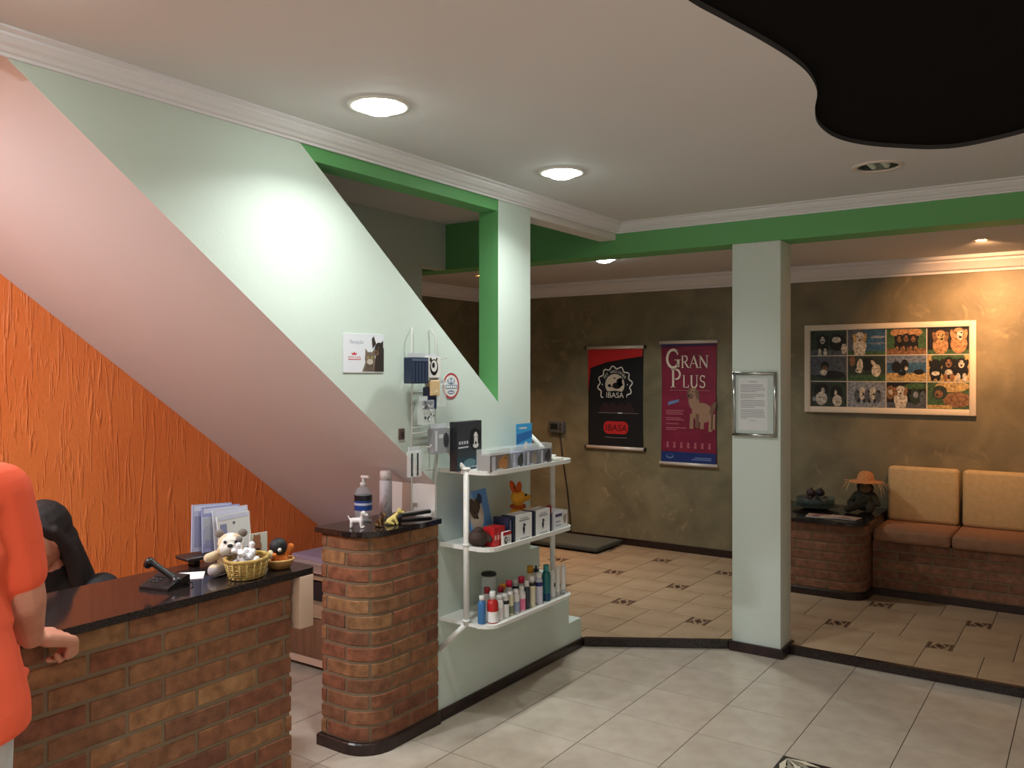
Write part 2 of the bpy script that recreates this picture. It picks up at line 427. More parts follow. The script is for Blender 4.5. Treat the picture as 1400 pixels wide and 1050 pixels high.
# ---- dark stone edging of the step
def edging(name, p, q, label):
    d = Vector((q[0]-p[0], q[1]-p[1])).normalized(); n = Vector((-d.y, d.x)); w = .028
    m = MB().prism([(p[0], p[1]), (q[0], q[1]), (q[0]+n.x*w, q[1]+n.y*w), (p[0]+n.x*w, p[1]+n.y*w)], 'z', 0, ZR+.003)
    m.prism([(p[0]-n.x*.004, p[1]-n.y*.004), (q[0]-n.x*.004, q[1]-n.y*.004), (q[0]+n.x*w, q[1]+n.y*w), (p[0]+n.x*w, p[1]+n.y*w)], 'z', ZR-.004, ZR+.005)
    struct(name, m, M_gran, label, 'edging')
edging('trim_1', (-2.465, 4.305), (-1.742, 4.752), 'dark stone step edging running diagonally from stair wall to pillar')
edging('trim_2', (-1.452, 4.848), (1.6, 4.848), 'dark stone step edging from pillar towards the right')

def soff(y): return 1.62-.748*(y-2.273)
# ---- stair wall (mint) with stepped foot, sloping stringer and full height post
pg = [(4.30,0),(4.30,.167),(4.16,.167),(4.16,.34),(3.98,.34),(3.98,.50),(3.85,.50),(3.85,.66),(3.76,.66),(3.76,ZC),
      (3.466,ZC),(3.466,1.4526),(2.105,ZC),(1.0524,ZC),(2.98,soff(2.98)-.003),(2.98,0)]
struct('wall_stair', MB().prism(pg, 'x', XS-.12, XS, 0, {10: 1, 13: 2, 14: 3}), [M_mint, M_green, M_soff, M_white],
       'mint green stair wall with sloping parapet and stepped foot', 'wall')
struct('baseboard_stair', MB().rbox(XS, XS+.016, 2.97, 4.312, 0, .052, .004), M_skirt, 'dark stone skirting along the mint stair wall', 'skirting')
# steps behind it
def soff(y): return 1.62-.748*(y-2.273)
st = thing('staircase', 'flight of stairs rising behind the mint parapet', 'stairs', (-3.2,4.3,0), kind='structure')
for k in range(13):
    y1 = 4.30-.2*k; z1 = .172*(k+1)
    if k < 2: y1 = (4.30, 4.16)[k]
    lo = 0 if y1 > 3.9 else soff(y1-.24)+.031
    if z1-.022 > lo+.005: MB().box(XO, XS-.122, max(y1-.24, 3.66) if y1 > 3.9 else y1-.24, y1-.012, lo, z1-.022).build('step', M_white, st)
    MB().box(XO, XS-.122, min(y1-.02, max(y1-.24, 2.273+(1.654-(z1-.022))/.748)), y1+.008, z1-.022, z1).build('tread', M_gran, st)
def soff(y): return 1.62-.748*(y-2.273)
struct('ceiling_stair', MB().prism([(1.05,soff(1.05)-.003),(3.66,soff(3.66)-.003),(3.66,soff(3.66)+.026),(1.05,soff(1.05)+.026)], 'x', XO, XS-.119), M_soff,
       'sloping white underside of the stairs above the reception nook', 'soffit')
struct('wall_understair', MB().box(XO, -2.77, 3.635, 3.66, 0, soff(3.635)), M_white, 'low wall closing the space under the lowest stairs', 'wall')
struct('wall_nook', MB().prism([(2.985,0),(2.985,soff(2.985)-.001),(3.63,soff(3.63)-.001),(3.63,0)], 'x', -2.77, XS-.12), M_white,
       'short white wall end under the stairs behind the brick pedestal', 'wall')
# orange wall under stairs, pale wall above them
struct('wall_left', MB().prism([(-1.6,0),(4.40,0),(4.40,soff(4.40)+.02),(1.05,soff(1.05)+.02),(1.05,ZC+.02),(-1.6,ZC)], 'x', XO-.1, XO), M_orange,
       'orange dragged plaster wall under the stairs', 'wall', origin=(XO,0,0))
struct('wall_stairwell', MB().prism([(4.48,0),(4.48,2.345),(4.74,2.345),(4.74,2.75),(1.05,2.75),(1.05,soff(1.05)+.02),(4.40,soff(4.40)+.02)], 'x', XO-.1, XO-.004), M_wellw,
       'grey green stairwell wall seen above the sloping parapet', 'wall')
struct('ceiling_stairwell', MB().box(XO, XS-.12, 1.05, YB, 2.67, 2.75), M_ceil, 'dim grey ceiling over the stairwell', 'ceiling')
struct('beam_nook', MB().box(XS-.115, XS-.005, -1.6, 1.08, 2.44, ZC), M_soff, 'narrow white lintel above the reception nook', 'lintel')
struct('beam_stair', MB().box(XS-.115, XS-.005, 2.0, 3.6, 2.42, 2.75), M_green, 'green painted beam over the stair opening', 'beam')
struct('beam_landing', MB().box(XS-.115, XS-.005, 3.6, YB, 2.435, 2.75), M_white, 'short white beam between the post and the green cross beam', 'beam')
struct('beam_cross', MB().box(-5.2, 1.6, YB, 4.935, 2.345, 2.75), M_green, 'long green painted beam over the white pillar', 'beam')
# ---- pillar
pl_ = struct('pillar', MB().rbox(-1.735, -1.455, YB+.001, 4.934, 0, 2.345, .004), M_mintw, 'pale mint square pillar with a framed notice', 'pillar')
sk = MB()
for a in ((-1.749,-1.441,YB-.013,YB+.001),(-1.749,-1.735,YB+.001,4.948),(-1.455,-1.441,YB+.001,4.948),(-1.735,-1.455,4.934,4.948)): sk.box(*a, 0, .055)
struct('baseboard_pillar', sk, M_skirt, 'dark stone skirting around the foot of the pillar', 'skirting')
# ---- rear room
struct('wall_back', MB().box(-5.3, 1.7, YW, YW+.1, 0, 2.6), M_brown, 'brown stucco back wall behind the sofa', 'wall', origin=(-1.5,YW,0))
struct('baseboard_back', MB().box(-5.2, -2.12, YW-.014, YW, ZR, ZR+.06), M_skirt, 'dark skirting along the brown back wall', 'skirting')
struct('wall_rear_left', MB().box(-5.3, -5.2, 3.9, YW, 0, 2.6), M_brown, 'brown side wall of the rear room', 'wall')
struct('wall_rear_near', MB().box(-5.2, XO-.1, 3.9, 4.0, 0, 2.6), M_wellw, 'plain wall behind the stairwell', 'wall')
struct('wall_right', MB().box(1.6, 1.7, -1.7, YW, 0, 2.75), M_white, 'plain white wall on the right of the room', 'wall')
struct('wall_front', MB().box(XO-.1, 1.7, -1.7, -1.6, 0, 2.75), M_white, 'plain white wall behind the camera', 'wall')
def loop_fill(loops, z, name, mats, label, depth=0):
    bm = bmesh.new(); es = []
    for lp in loops:
        vs_ = [bm.verts.new((x, y, z)) for x, y in lp]
        es += [bm.edges.new((vs_[i], vs_[(i+1) % len(vs_)])) for i in range(len(vs_))]
    bmesh.ops.triangle_fill(bm, use_beauty=True, use_dissolve=False, edges=es)
    for f in bm.faces:
        if f.normal.z > 0: f.normal_flip()
    me = D.meshes.new(name); bm.to_mesh(me); bm.free(); me.materials.append(mats)
    o = D.objects.new(name, me); COL.objects.link(o); return tagit(o, label, 'ceiling', None, 'structure')
def circ(x, y, r, n=28): return [(x+r*math.cos(2*PI*i/n), y+r*math.sin(2*PI*i/n)) for i in range(n)]
LAMPS = [(-2.05,2.15),(-2.037,3.347),(-2.045,.95)]; OFF = (-.81,4.06)
ctrl = [(-.86,1.70),(-.839,1.981),(-.812,2.132),(-.773,2.337),(-.746,2.522),(-.738,2.68),(-.76,2.867),(-.819,3.062),(-.858,3.26),(-.848,3.48),(-.775,3.66),(-.647,3.808),
        (-.562,3.881),(-.471,3.912),(-.361,3.885),(-.233,3.822),(-.05,3.68),(.2,3.45),(.45,3.1),(.55,2.6),(.62,2.0),(.45,1.4),(.1,1.05),(-.4,.98),(-.75,1.25)]
blob = []
for i in range(len(ctrl)):                        # Catmull-Rom
    p0, p1, p2, p3 = [Vector(ctrl[(i+k-1) % len(ctrl)]) for k in range(4)]
    for k in range(5):
        t = k/5; q = .5*((2*p1)+(-p0+p2)*t+(2*p0-5*p1+4*p2-p3)*t*t+(-p0+3*p1-3*p2+p3)*t**3); blob.append((q.x, q.y))
loop_fill([[(XS-.005,-1.6),(1.6,-1.6),(1.6,YB),(XS-.005,YB)], blob] + [circ(x, y, .088) for x, y in LAMPS+[OFF,(-.85,-.45),(.95,.55)]], ZC, 'ceiling', M_ceil,
          'white plaster ceiling with a curvy black recess')
rc = MB(); n = len(blob)
rc.add([(x,y,ZC) for x,y in blob]+[(x,y,ZC+.018) for x,y in blob], [(i,(i+1)%n,n+(i+1)%n,n+i) for i in range(n)], 1)
rc.poly([(x,y,ZC+.018) for x,y in blob], 0)
rc.build('ceiling_recess', [M_black, M_blackrim], label='large curvy black recess in the white ceiling', cat='recess', kind='structure', normals=False)
struct('ceiling_nook', MB().box(XO, XS-.005, -1.6, 1.05, ZC, ZC+.1), M_ceil, 'white ceiling over the reception nook', 'ceiling')
WL, WR, WS = (-2.98,5.50), (-4.36,5.81), (-.60,6.04)
loop_fill([[(-5.2,4.0),(XO-.1,4.0),(XO-.1,4.935),(1.6,4.935),(1.6,YW),(-5.2,YW)], circ(*WL,.075), circ(*WR,.035), circ(*WS,.035)], ZBC, 'ceiling_rear', M_ceil,
          'lower white ceiling of the rear waiting room')
# ---- cornices
prof = [(0,-.056),(.010,-.056),(.010,-.047),(.024,-.045),(.034,-.036),(.05,-.030),(.066,-.018),(.070,-.018),(.070,-.010),(.094,-.007),(.094,0),(0,0)]
struct('trim_3', MB().prism([(XS+p, ZC+z) for p, z in prof], 'y', -1.6, YB), M_cornice, 'white moulded cornice above the stair wall', 'cornice')
struct('trim_4', MB().prism([(YB-p, ZC+z) for p, z in prof], 'x', XS-.005, 1.6), M_cornice, 'white moulded cornice above the green beam', 'cornice')
prof2 = [(0,-.115),(.012,-.115),(.012,-.10),(.04,-.092),(.06,-.07),(.085,-.045),(.092,-.045),(.092,-.03),(.125,-.022),(.125,0),(0,0)]
struct('trim_5', MB().prism([(YW-p, ZBC+z) for p, z in prof2], 'x', -5.2, 1.6), M_cornice, 'white moulded cornice on the brown back wall', 'cornice')
struct('trim_6', MB().prism([(-5.2+p, ZBC+z) for p, z in prof2], 'y', 4.0, YW), M_cornice, 'white moulded cornice on the rear side wall', 'cornice')

# ---------------------------------------------------------------- lamps
def area_light(name, loc, power, color, size, parent, rot=(0,0,0), spread=PI):
    l = D.lights.new(name, 'AREA'); l.shape = 'DISK'; l.size = size; l.energy = power; l.color = color; l.spread = spread
    o = D.objects.new(name, l); COL.objects.link(o); o.parent = parent; o.location = loc; o.rotation_euler = rot; return o
M_bulb = mat('lit_bulb', (255,255,255), .4, emit=((242,255,246), 34))
M_bulbw = mat('lit_warm_bulb', (255,220,180), .4, emit=((255,176,96), 14))
M_bulboff = mat('unlit_tube', (206,214,204), .3)
M_cup = mat('lamp_reflector', (200,204,200), .3, metal=.7)
M_cupd = mat('dark_reflector', (92,100,90), .3, metal=.7)
def downlight(x, y, z, R, lit, label, power=0, color=DAY, bulb=None, spread=2.45):
    t = thing('ceiling_downlight', label, 'downlight', (x, y, z))
    MB().lathe([(R*.78,.0),(R*.80,-.006),(R*.97,-.007),(R,-.001),(R,.0)], n=32, cap=False).build('rim', M_shelf if lit else M_alu, t, world=False)
    MB().lathe([(R*.78,0),(R*.74,.03),(R*.5,.085),(.001,.09)], n=32, cap=False).build('reflector', M_cup if lit else M_cupd, t, world=False)
    b = MB()
    if lit: b.lathe([(.001,.08),(R*.4,.07),(R*.62,.035),(R*.66,.004),(R*.62,-.014),(R*.4,-.026),(.001,-.031)], n=24)
    else:
        for s_ in (-1, 1): b.cap((s_*R*.26,-R*.42,.012), (s_*R*.26,R*.42,.012), R*.13)
    b.build('bulb', bulb or (M_bulb if lit else M_bulboff), t, world=False)
    if power: area_light('lamp_light', (0,0,-.034), power, color, R*1.4, t, spread=spread)
    return t
downlight(*LAMPS[0], ZC, .11, True, 'lit round downlight nearest the sloping mint parapet', POWER_MAIN)
downlight(*LAMPS[1], ZC, .11, True, 'very bright lit downlight close to the post beside the shelf', POWER_MAIN)
downlight(*LAMPS[2], ZC, .11, True, 'lit downlight over the reception counter at the top left', POWER_MAIN*.35)
downlight(-.85, -.45, ZC, .11, True, 'added fill downlight on the near left, out of view', POWER_FILL)  # unseen fill lamp, added to brighten the counter front and low walls
downlight(.95, .55, ZC, .11, True, 'added fill downlight near the right wall, out of view', POWER_FILL)  # second unseen fill lamp, added for soft light from the camera side
downlight(*OFF, ZC, .11, False, 'unlit round downlight with two tubes beside the black ceiling recess')
downlight(*WL, ZBC, .095, True, 'small lit downlight in the rear ceiling past the green beam', POWER_BACK)
for (x, y), lab, tilt, pw in ((WR, 'tiny orange glowing spotlight in the far left rear ceiling', (0, 0, 0), POWER_WARM*.7), (WS, 'small warm spotlight in the rear ceiling above the photo collage', (.95, 0, 0), POWER_WARM)):
    t = thing('ceiling_spotlight', lab, 'spotlight', (x, y, ZBC))
    MB().lathe([(.036,0),(.038,-.006),(.052,-.005),(.054,0)], n=24, cap=False).build('rim', M_alu, t, world=False)
    MB().lathe([(.036,0),(.032,.04),(.001,.05)], n=20, cap=False).build('reflector', M_cup, t, world=False)
    MB().ell((0,0,.014), (.022,.022,.02)).build('bulb', M_bulbw, t, world=False)
    area_light('lamp_light', (0,0,-.012), pw, WARM, .05, t, tilt, 1.7)
downlight(-3.15, .35, ZC, .11, True, 'lit downlight over the receptionist beyond the left edge', POWER_NOOK, NOOKC, None, PI)

# ================================================================= BRICKWORK
class Path:
    def __init__(s, pts):
        s.p = [Vector(p) for p in pts]; s.l = [0]
        for i in range(1, len(s.p)): s.l.append(s.l[-1]+(s.p[i]-s.p[i-1]).length)
        s.L = s.l[-1]; n = len(s.p); s.n = []
        for i in range(n):
            ns = []
            for a, b in ((i-1, i), (i, i+1)):
                if a >= 0 and b < n: d = (s.p[b]-s.p[a]).normalized(); ns.append(Vector((d.y, -d.x)))
            m = ns[0] if len(ns) == 1 else (ns[0]+ns[1]); m = m.normalized(); s.n.append(m/max(.3, m.dot(ns[0])))
    def at(s, t):
        t = max(0, min(s.L, t))
        for i in range(1, len(s.p)):
            if t <= s.l[i]+1e-9:
                a = (t-s.l[i-1])/(s.l[i]-s.l[i-1]); d = (s.p[i]-s.p[i-1]).normalized()
                nn = Vector((d.y, -d.x))
                if a < 1e-6 and i-1 >= 0: nn = s.n[i-1]
                if a > 1-1e-6: nn = s.n[i]
                return s.p[i-1].lerp(s.p[i], a), nn
    def run(s, a, b): return [s.at(a)] + [(s.p[i], s.n[i]) for i in range(len(s.p)) if a+1e-4 < s.l[i] < b-1e-4] + [s.at(b)]
    def off(s, d): return [tuple(p+n*d) for p, n in zip(s.p, s.n)]
def sweep(mb, samp, sec, mi=0):
    k = len(mb.v); m = len(sec); n = len(samp)
    for p, nn in samp:
        for d, z in sec: mb.v.append((p.x+nn.x*d, p.y+nn.y*d, z))
    for i in range(n-1):
        for j in range(m):
            j2 = (j+1) % m; mb.f.append((k+i*m+j, k+i*m+j2, k+(i+1)*m+j2, k+(i+1)*m+j)); mb.m.append(mi); mb.s.append(False)
    for i in (0, n-1): mb.f.append(tuple(k+i*m+j for j in range(m))); mb.m.append(mi); mb.s.append(False)
def arc(cx, cy, r, a0, a1, n=8): return [(cx+r*math.cos(a0+(a1-a0)*i/n), cy+r*math.sin(a0+(a1-a0)*i/n)) for i in range(n+1)]
def bricks(parent, path, z0, z1, m_, course=.0667, length=.222, joint=.0125, phase=0, seed=1):
    rnd = random.Random(seed); nc = int((z1-z0)/course+.35)
    course = (z1-z0)/nc
    for c in range(nc):
        za, zb = z0+c*course+joint*.5, z0+(c+1)*course-joint*.5
        t = phase + (length/2 if c % 2 else 0) - length
        while t < path.L:
            a, b = max(0, t+joint*.5), min(path.L, t+length-joint*.5); t += length
            if b-a < .018: continue
            pr = rnd.uniform(-.0012, .0015); e = .003
            q = MB(); sweep(q, path.run(a, b), [(-.018,za),(pr-e,za),(pr,za+e),(pr,zb-e),(pr-e,zb),(-.018,zb)])
            q.build('brick', m_, parent)
def skirt(parent, path, z0, h, d=.014):
    q = MB(); sweep(q, path.run(0, path.L), [(-.01,z0),(d,z0),(d,z0+h-.006),(d-.005,z0+h),(-.01,z0+h)]); return q.build('skirting', M_skirt, parent)
def core(parent, path, extra, z0, z1, name='body'):
    return MB().prism(path.off(-.004)+extra, 'z', z0, z1).build(name, M_mortar, parent)

TOP = .937
# ---- reception counter
ct = thing('reception_counter', 'brick reception counter with a black granite top at lower left', 'counter', (-2.3, 1.0, 0))
cp = Path([(-2.225,.25),(-2.225,1.91),(-2.345,1.91)])
core(ct, cp, [(-2.345,.257)], .0, TOP-.022)
bricks(ct, cp, 0, TOP-.022, M_brick, phase=.0785, seed=3)
sl = MB(); R_ = .012
sl.prism([(-2.60,.22),(-2.20,.22)] + arc(-2.225,1.975,.025,0,PI/2,5) + [(-2.60,2.0)], 'z', TOP-.022, TOP)
sl.build('granite_top', M_gran, ct)
MB().rbox(-2.265,-2.198,1.925,1.985,TOP-.022-.176,TOP-.022,.003).build('support_block', M_woodw, ct, label='pale painted board under the overhanging granite')
# ---- brick pedestal
pd = thing('brick_pedestal', 'round-cornered brick pedestal with black granite cap at the wall end', 'pedestal', (-2.61, 2.75, 0))
pp = Path([(-2.75,2.98),(-2.75,2.53)] + arc(-2.475-.13,2.53+.13,.13,-PI/2,0,8) + [(-2.475,2.982)])
core(pd, pp, [], 0, TOP-.022)
bricks(pd, pp, .05, TOP-.022, M_brick, phase=.04, seed=11)
skirt(pd, pp, 0, .05, .016)
MB().prism(Path([(-2.75,2.98),(-2.75,2.53)] + arc(-2.475-.13,2.53+.13,.13,-PI/2,0,10) + [(-2.475,2.98)]).off(.022), 'z', TOP-.022, TOP).build('granite_cap', M_gran, pd)
# ---- brick bench (sofa)
bn = thing('brick_bench', 'low brick sofa base along the brown back wall', 'bench', (-.79, 6.6, ZR))
bp_ = Path([(-1.30,6.34),(-.27,6.34),(-.27,6.87)])
core(bn, bp_, [(-1.30,6.87)], ZR, .425)
bricks(bn, bp_, ZR+.05, .425, M_brick2, phase=.05, seed=5)
skirt(bn, bp_, ZR, .05)
for k, (x0, x1, lab) in enumerate(((-1.292,-.805,'left'),(-.798,-.30,'right'))):
    MB().rbox(x0, x1, 6.298, 6.86, .426, .512, .022, seg=3).build('seat_cushion', M_seat, label='flat tan seat cushion on the brick bench, %s one' % lab, cat='cushion', group='seat cushions')
    o = MB().rbox(x0+.012, x1-.004, -.065, .065, 0, .40, .028, seg=3).build('back_cushion', M_cream, label='upright cream back cushion on the brick bench, %s one' % lab, cat='cushion', group='back cushions', origin=((x0+x1)/2, 0, 0))
    o.location = ((x0+x1)/2, 6.795, .509); o.rotation_euler = (-.05, 0, 0)
# ---- brick side table
tb = thing('brick_table', 'round-cornered brick side table with dark stone top beside the bench', 'table', (-1.7, 6.45, ZR))
tp = Path([(-2.10,6.86),(-2.10,6.07)] + arc(-1.305-.13,6.07+.13,.13,-PI/2,0,8) + [(-1.305,6.335)])
core(tb, tp, [(-1.312,6.335),(-1.312,6.86)], ZR, .553)
bricks(tb, tp, ZR+.05, .553, M_brick2, phase=.02, seed=9)
skirt(tb, tp, ZR, .05)
tq = Path([(-2.10,6.86),(-2.10,6.07)] + arc(-1.305-.13,6.07+.13,.13,-PI/2,0,8) + [(-1.305,6.34)])
MB().prism(tq.off(.02)+[(-1.297,6.34),(-1.297,6.86)], 'z', .553, .575).build('stone_top', M_gran, tb)

# ================================================================= DISPLAY SHELF
SX0, SX1, SY0, SY1 = XS+.001, -2.19, 3.0, 3.73
sh = thing('display_shelf', 'white metal three tier wall display shelf full of pet products', 'shelf', (-2.33, 3.36, .3))
SZ = (.478, .818, 1.158)
for z in SZ:
    r = .07; pts = [(SX0,SY0),(SX1-r,SY0)] + arc(SX1-r,SY0+r,r,-PI/2,0,6) + arc(SX1-r,SY1-r,r,0,PI/2,6) + [(SX0,SY1)]
    b = MB().prism(pts, 'z', z-.006, z)
    b.build('shelf_board', M_shelf, sh)
    p = Path(pts); q = MB(); sweep(q, p.run(0, p.L), [(-.004,z-.012),(.003,z-.012),(.003,z+(.003 if z < .6 else .008)),(-.004,z+(.003 if z < .6 else .008))]); q.build('rim', M_shelf, sh)
for y in (SY0-.002, SY1-.002):
    MB().tube([(-2.325,y,.47),(-2.325,y,1.165)], .0135, 12).build('post', M_shelf, sh)
    MB().tube([(-2.325,y,1.16),(XS+.006,y,1.285)], .011, 10).build('upper_brace', M_shelf, sh)
    MB().tube([(-2.325,y,.475),(XS+.006,y,.335)], .012, 10).build('lower_brace', M_shelf, sh)
    for z in (.486, .826, 1.166): MB().lathe([(.018,0),(.02,.004),(.018,.010)], (-2.325,y,z), 12).build('collar', M_shelf, sh)

# ---- bottles
def bottle(label, x, y, z, r, h, caph, capr, body, capc, lab=None, lr=(.12,.62), kind='round', group='grooming bottles on the bottom shelf', neck=True, sy=1):
    t = thing('grooming_bottle', label, 'bottle', (x, y, z), group=group)
    hb = h-caph; r *= 1.16; capr *= 1.14
    MB().lathe([(r*.9,0),(r,.004),(r,hb*.82),(r*.85,hb*.93),(capr*.9,hb*.99),(capr*.8,hb)], n=16, sy=sy).build('body', body, t, world=False)
    MB().lathe([(capr,hb),(capr,h-.002),(capr*.85,h)], n=14, sy=sy).build('cap', capc, t, world=False)
    if lab:
        MB().lathe([(r*1.015,hb*lr[0]),(r*1.015,hb*lr[1])], n=16, cap=False, sy=sy).build('label_band', lab, t, world=False)
    return t
f = flat; WHT = f(228,226,222,.35); CRM = f(226,218,186,.4)
zb = SZ[0]
fx = -2.236
B = bottle
B('blue bottle with white cap at the left end of the bottom shelf', fx-.03, 3.035, zb, .016, .125, .02, .011, f(58,110,160,.35), WHT)
B('white capped bottle with large red label in the bottom shelf front row', fx, 3.076, zb, .0225, .14, .034, .012, f(178,34,34,.35), WHT, WHT, (.05,.5))
B('plain white bottle just right of the red labelled bottle', fx, 3.128, zb, .0165, .112, .018, .012, WHT, WHT, f(214,206,204,.4))
B('white bottle with black square mark, front row bottom shelf', fx, 3.172, zb, .017, .110, .016, .012, WHT, WHT, f(26,26,28,.4), (.68,.86))
B('slim cream bottle with dark mark in the bottom shelf front row', fx, 3.216, zb, .0135, .110, .018, .011, CRM, WHT, f(120,128,100,.4), (.1,.5))
B('white bottle with grey blue band in the bottom shelf front row', fx, 3.262, zb, .0155, .111, .018, .011, WHT, WHT, f(150,160,186,.4), (.08,.6))
B('white bottle with bright pink label in the bottom shelf front row', fx, 3.308, zb, .017, .116, .018, .011, WHT, WHT, f(230,120,160,.4), (.06,.6))
B('dark slate bottle with white cap in the bottom shelf front row', fx, 3.353, zb, .0145, .133, .028, .010, f(52,62,66,.3), WHT)
B('tall cream bottle with black collar in the bottom shelf front row', fx, 3.394, zb, .0165, .148, .030, .013, CRM, WHT, f(30,30,32,.4), (.86,.99))
B('tall lavender white bottle with navy mark, bottom shelf', fx, 3.458, zb, .0175, .150, .026, .012, f(214,212,228,.4), WHT, f(40,44,110,.4), (.70,.86))
B('tall teal bottle with dark base in the bottom shelf front row', fx, 3.526, zb, .019, .176, .030, .013, f(34,112,116,.25), f(60,140,140,.3), f(20,72,110,.3), (.03,.25))
for k, (y, h, r, lab) in enumerate(((3.582,.136,.018,'white flask with small dark emblem, third from the right on the bottom shelf'),
                          (3.634,.152,.0125,'slim white tube, second from the right on the bottom shelf'), (3.688,.148,.0155,'white ribbed tube at the right end of the bottom shelf'))):
    t = thing('white_tube', lab, 'tube', (fx, y, zb), group='white tubes on the bottom shelf')
    MB().lathe([(r*.8,0),(r*.85,.02),(r,.024),(r,h*.9),(r*.8,h*.97),(r*.3,h)], n=16, sx=.8).build('body', WHT, t, world=False)
    if k == 0:
        e = MB(); e.add([(r*.82,-.005,.055),(r*.82,.006,.058),(r*.82,.003,.078),(r*.82,-.008,.074)], [(0,1,2,3)]); e.build('emblem', f(40,44,50), t, world=False, normals=False)
    else: MB().lathe([(r*.9,0),(r*.9,.02)], n=14, sx=.85).build('cap', f(200,204,206,.3), t, world=False)
bx = -2.318
B('left back row bottle with dark red cap, bottom shelf', bx, 3.145, zb, .017, .132, .026, .013, f(190,186,182,.4), f(150,26,36,.3))
B('second back row bottle with dark red cap, bottom shelf', bx+.02, 3.225, zb, .017, .122, .026, .013, f(190,186,182,.4), f(140,24,36,.3))
t = thing('treat_jar', 'clear jar with black domed lid at the back of the bottom shelf', 'jar', (-2.385, 3.25, zb))
MB().lathe([(.034,0),(.036,.004),(.036,.15),(.028,.158)], n=20).build('body', M_plastic, t, world=False)
MB().lathe([(.036,.158),(.038,.164),(.034,.172),(.012,.177)], n=20).build('lid', M_blackp, t, world=False)
B('back row bottle with orange cap, bottom shelf', bx, 3.268, zb, .016, .122, .024, .013, WHT, f(230,150,40,.3))
B('left of two back row bottles with hot pink caps, bottom shelf', bx, 3.322, zb, .0165, .128, .030, .014, WHT, f(238,44,90,.3))
B('back row white capped bottle between the two pink capped bottles', bx, 3.376, zb, .016, .120, .022, .013, f(216,214,226,.4), WHT, f(40,40,50,.4), (.8,.95))
B('right of two back row bottles with hot pink caps, bottom shelf', bx, 3.428, zb, .0165, .126, .030, .014, WHT, f(238,44,90,.3))
B('back row bottle with mustard yellow cap, bottom shelf', bx, 3.506, zb, .016, .164, .034, .014, CRM, f(206,150,32,.3))
t = thing('pump_bottle', 'white pump bottle at the back of the bottom shelf', 'bottle', (bx-.01, 3.575, zb))
MB().lathe([(.02,0),(.021,.005),(.021,.10),(.012,.118)], n=16).build('body', WHT, t, world=False)
MB().lathe([(.013,.118),(.013,.134),(.005,.136),(.005,.15)], n=12).build('collar', f(60,62,66,.3), t, world=False)
MB().rbox(-.008,.026,-.007,.007,.15,.158,.003).build('pump_head', f(226,226,226,.3), t, world=False)

# ---- middle shelf goods
zm = SZ[1]
def carton(name, label, cat, x0, x1, y0, y1, z0, h, m_, front=None, group=None, spine=None, tilt=0):
    t = thing(name, label, cat, ((x0+x1)/2, (y0+y1)/2, z0), (0, 0, tilt), group=group); w, d = (x1-x0)/2, (y1-y0)/2
    MB().rbox(-w, w, -d, d, 0, h, .0015, seg=1, sm=False).build('box', m_, t, world=False)
    if front:
        q = MB(); mats_ = front(q, d, h)           # local x -> +Y, y -> Z
        o = q.build('print', mats_, t, world=False, normals=False); o.rotation_euler = RSTAIR; o.location = (w+.0008, 0, 0)
    if spine:
        MB().box(-w-.0006, w+.0006, -d-.0008, -d+spine[1], .001, h+.0005).build('spine', spine[0], t, world=False)
    return t
# leaning magazine pack with a dog, blue
mg = thing('leaning_pack', 'blue leaning pack printed with a brown and white pet', 'package', (-2.30, 3.02, zm), (0,0,.12))
MB().rbox(-.006, .006, 0, .19, 0, .245, .002, seg=1, sm=False).build('sheet', f(84,140,206,.35), mg, world=False)
q = MB()
q.rect(0,0,.19,.245,0,0); q.poly([(.0,.0,.0004),(.12,.0,.0004),(.05,.245,.0004),(0,.245,.0004)],1)
q.disc(.065,.135,.062,.075,2,.0008,-.3); q.disc(.045,.165,.034,.05,3,.0012,.3); q.disc(.085,.18,.025,.03,3,.0014); q.disc(.115,.205,.022,.024,4,.0014); q.disc(.06,.10,.032,.022,2,.0018)
q.disc(.05,.15,.006,.007,5,.002); q.disc(.082,.148,.006,.007,5,.002); q.disc(.066,.122,.010,.007,5,.002); q.rect(.10,.02,.18,.05,6,.001); q.rect(.11,.06,.17,.075,7,.001)
o = q.build('print', [f(92,150,214,.35),f(150,190,226,.35),f(206,196,180,.4),f(74,58,46,.4),f(30,50,90,.4),f(20,18,18),f(36,66,150,.4),f(226,190,60,.4)], mg, world=False, normals=False)
o.rotation_euler = RSTAIR; o.location = (.0068, 0, 0)
for c in mg.children: c.matrix_basis = Matrix.Rotation(-.22, 4, 'Y') @ c.matrix_basis
pb = MB(); pb.ell((0,0,.042), (.045,.05,.042)); pb.ell((.01,-.01,.078), (.022,.024,.016)); pb.cap((.02,.01,.06),(.045,.03,.035),.015)
o = org('dark_pouch', pb, .004, f(62,46,40,.7), label='dark brown pouch at the left of the middle shelf', cat='pouch'); o.location = (-2.28, 3.035, zm)
for k in range(4):
    def fr(q, d, h): q.rect(-d,.0,d,h,0); q.rect(-d*.6,h*.35,d*.6,h*.6,1,.0003); return [f(186,36,36,.35), f(230,180,170,.4)]
    carton('red_box', ('leftmost','second from left','third from left','rightmost')[k]+' of four slim red boxes in a row on the middle shelf', 'box', -2.285, -2.222, 3.068+.0215*k, 3.088+.0215*k, zm, .086, f(176,32,34,.35), fr, group='slim red boxes')
def fr(q, d, h):
    q.rect(-d,0,d,h,0); q.rect(-d,h*.74,d,h,1,.0003); q.disc(-d*.35,h*.38,d*.4,h*.28,2,.0004); q.disc(-d*.3,h*.42,d*.15,h*.14,3,.0006); q.rect(d*.1,h*.3,d*.8,h*.38,4,.0004); q.rect(d*.1,h*.48,d*.7,h*.54,4,.0004)
    return [f(228,224,220,.35), f(176,36,40,.35), f(60,56,56,.4), f(220,214,206,.4), f(150,140,140,.4)]
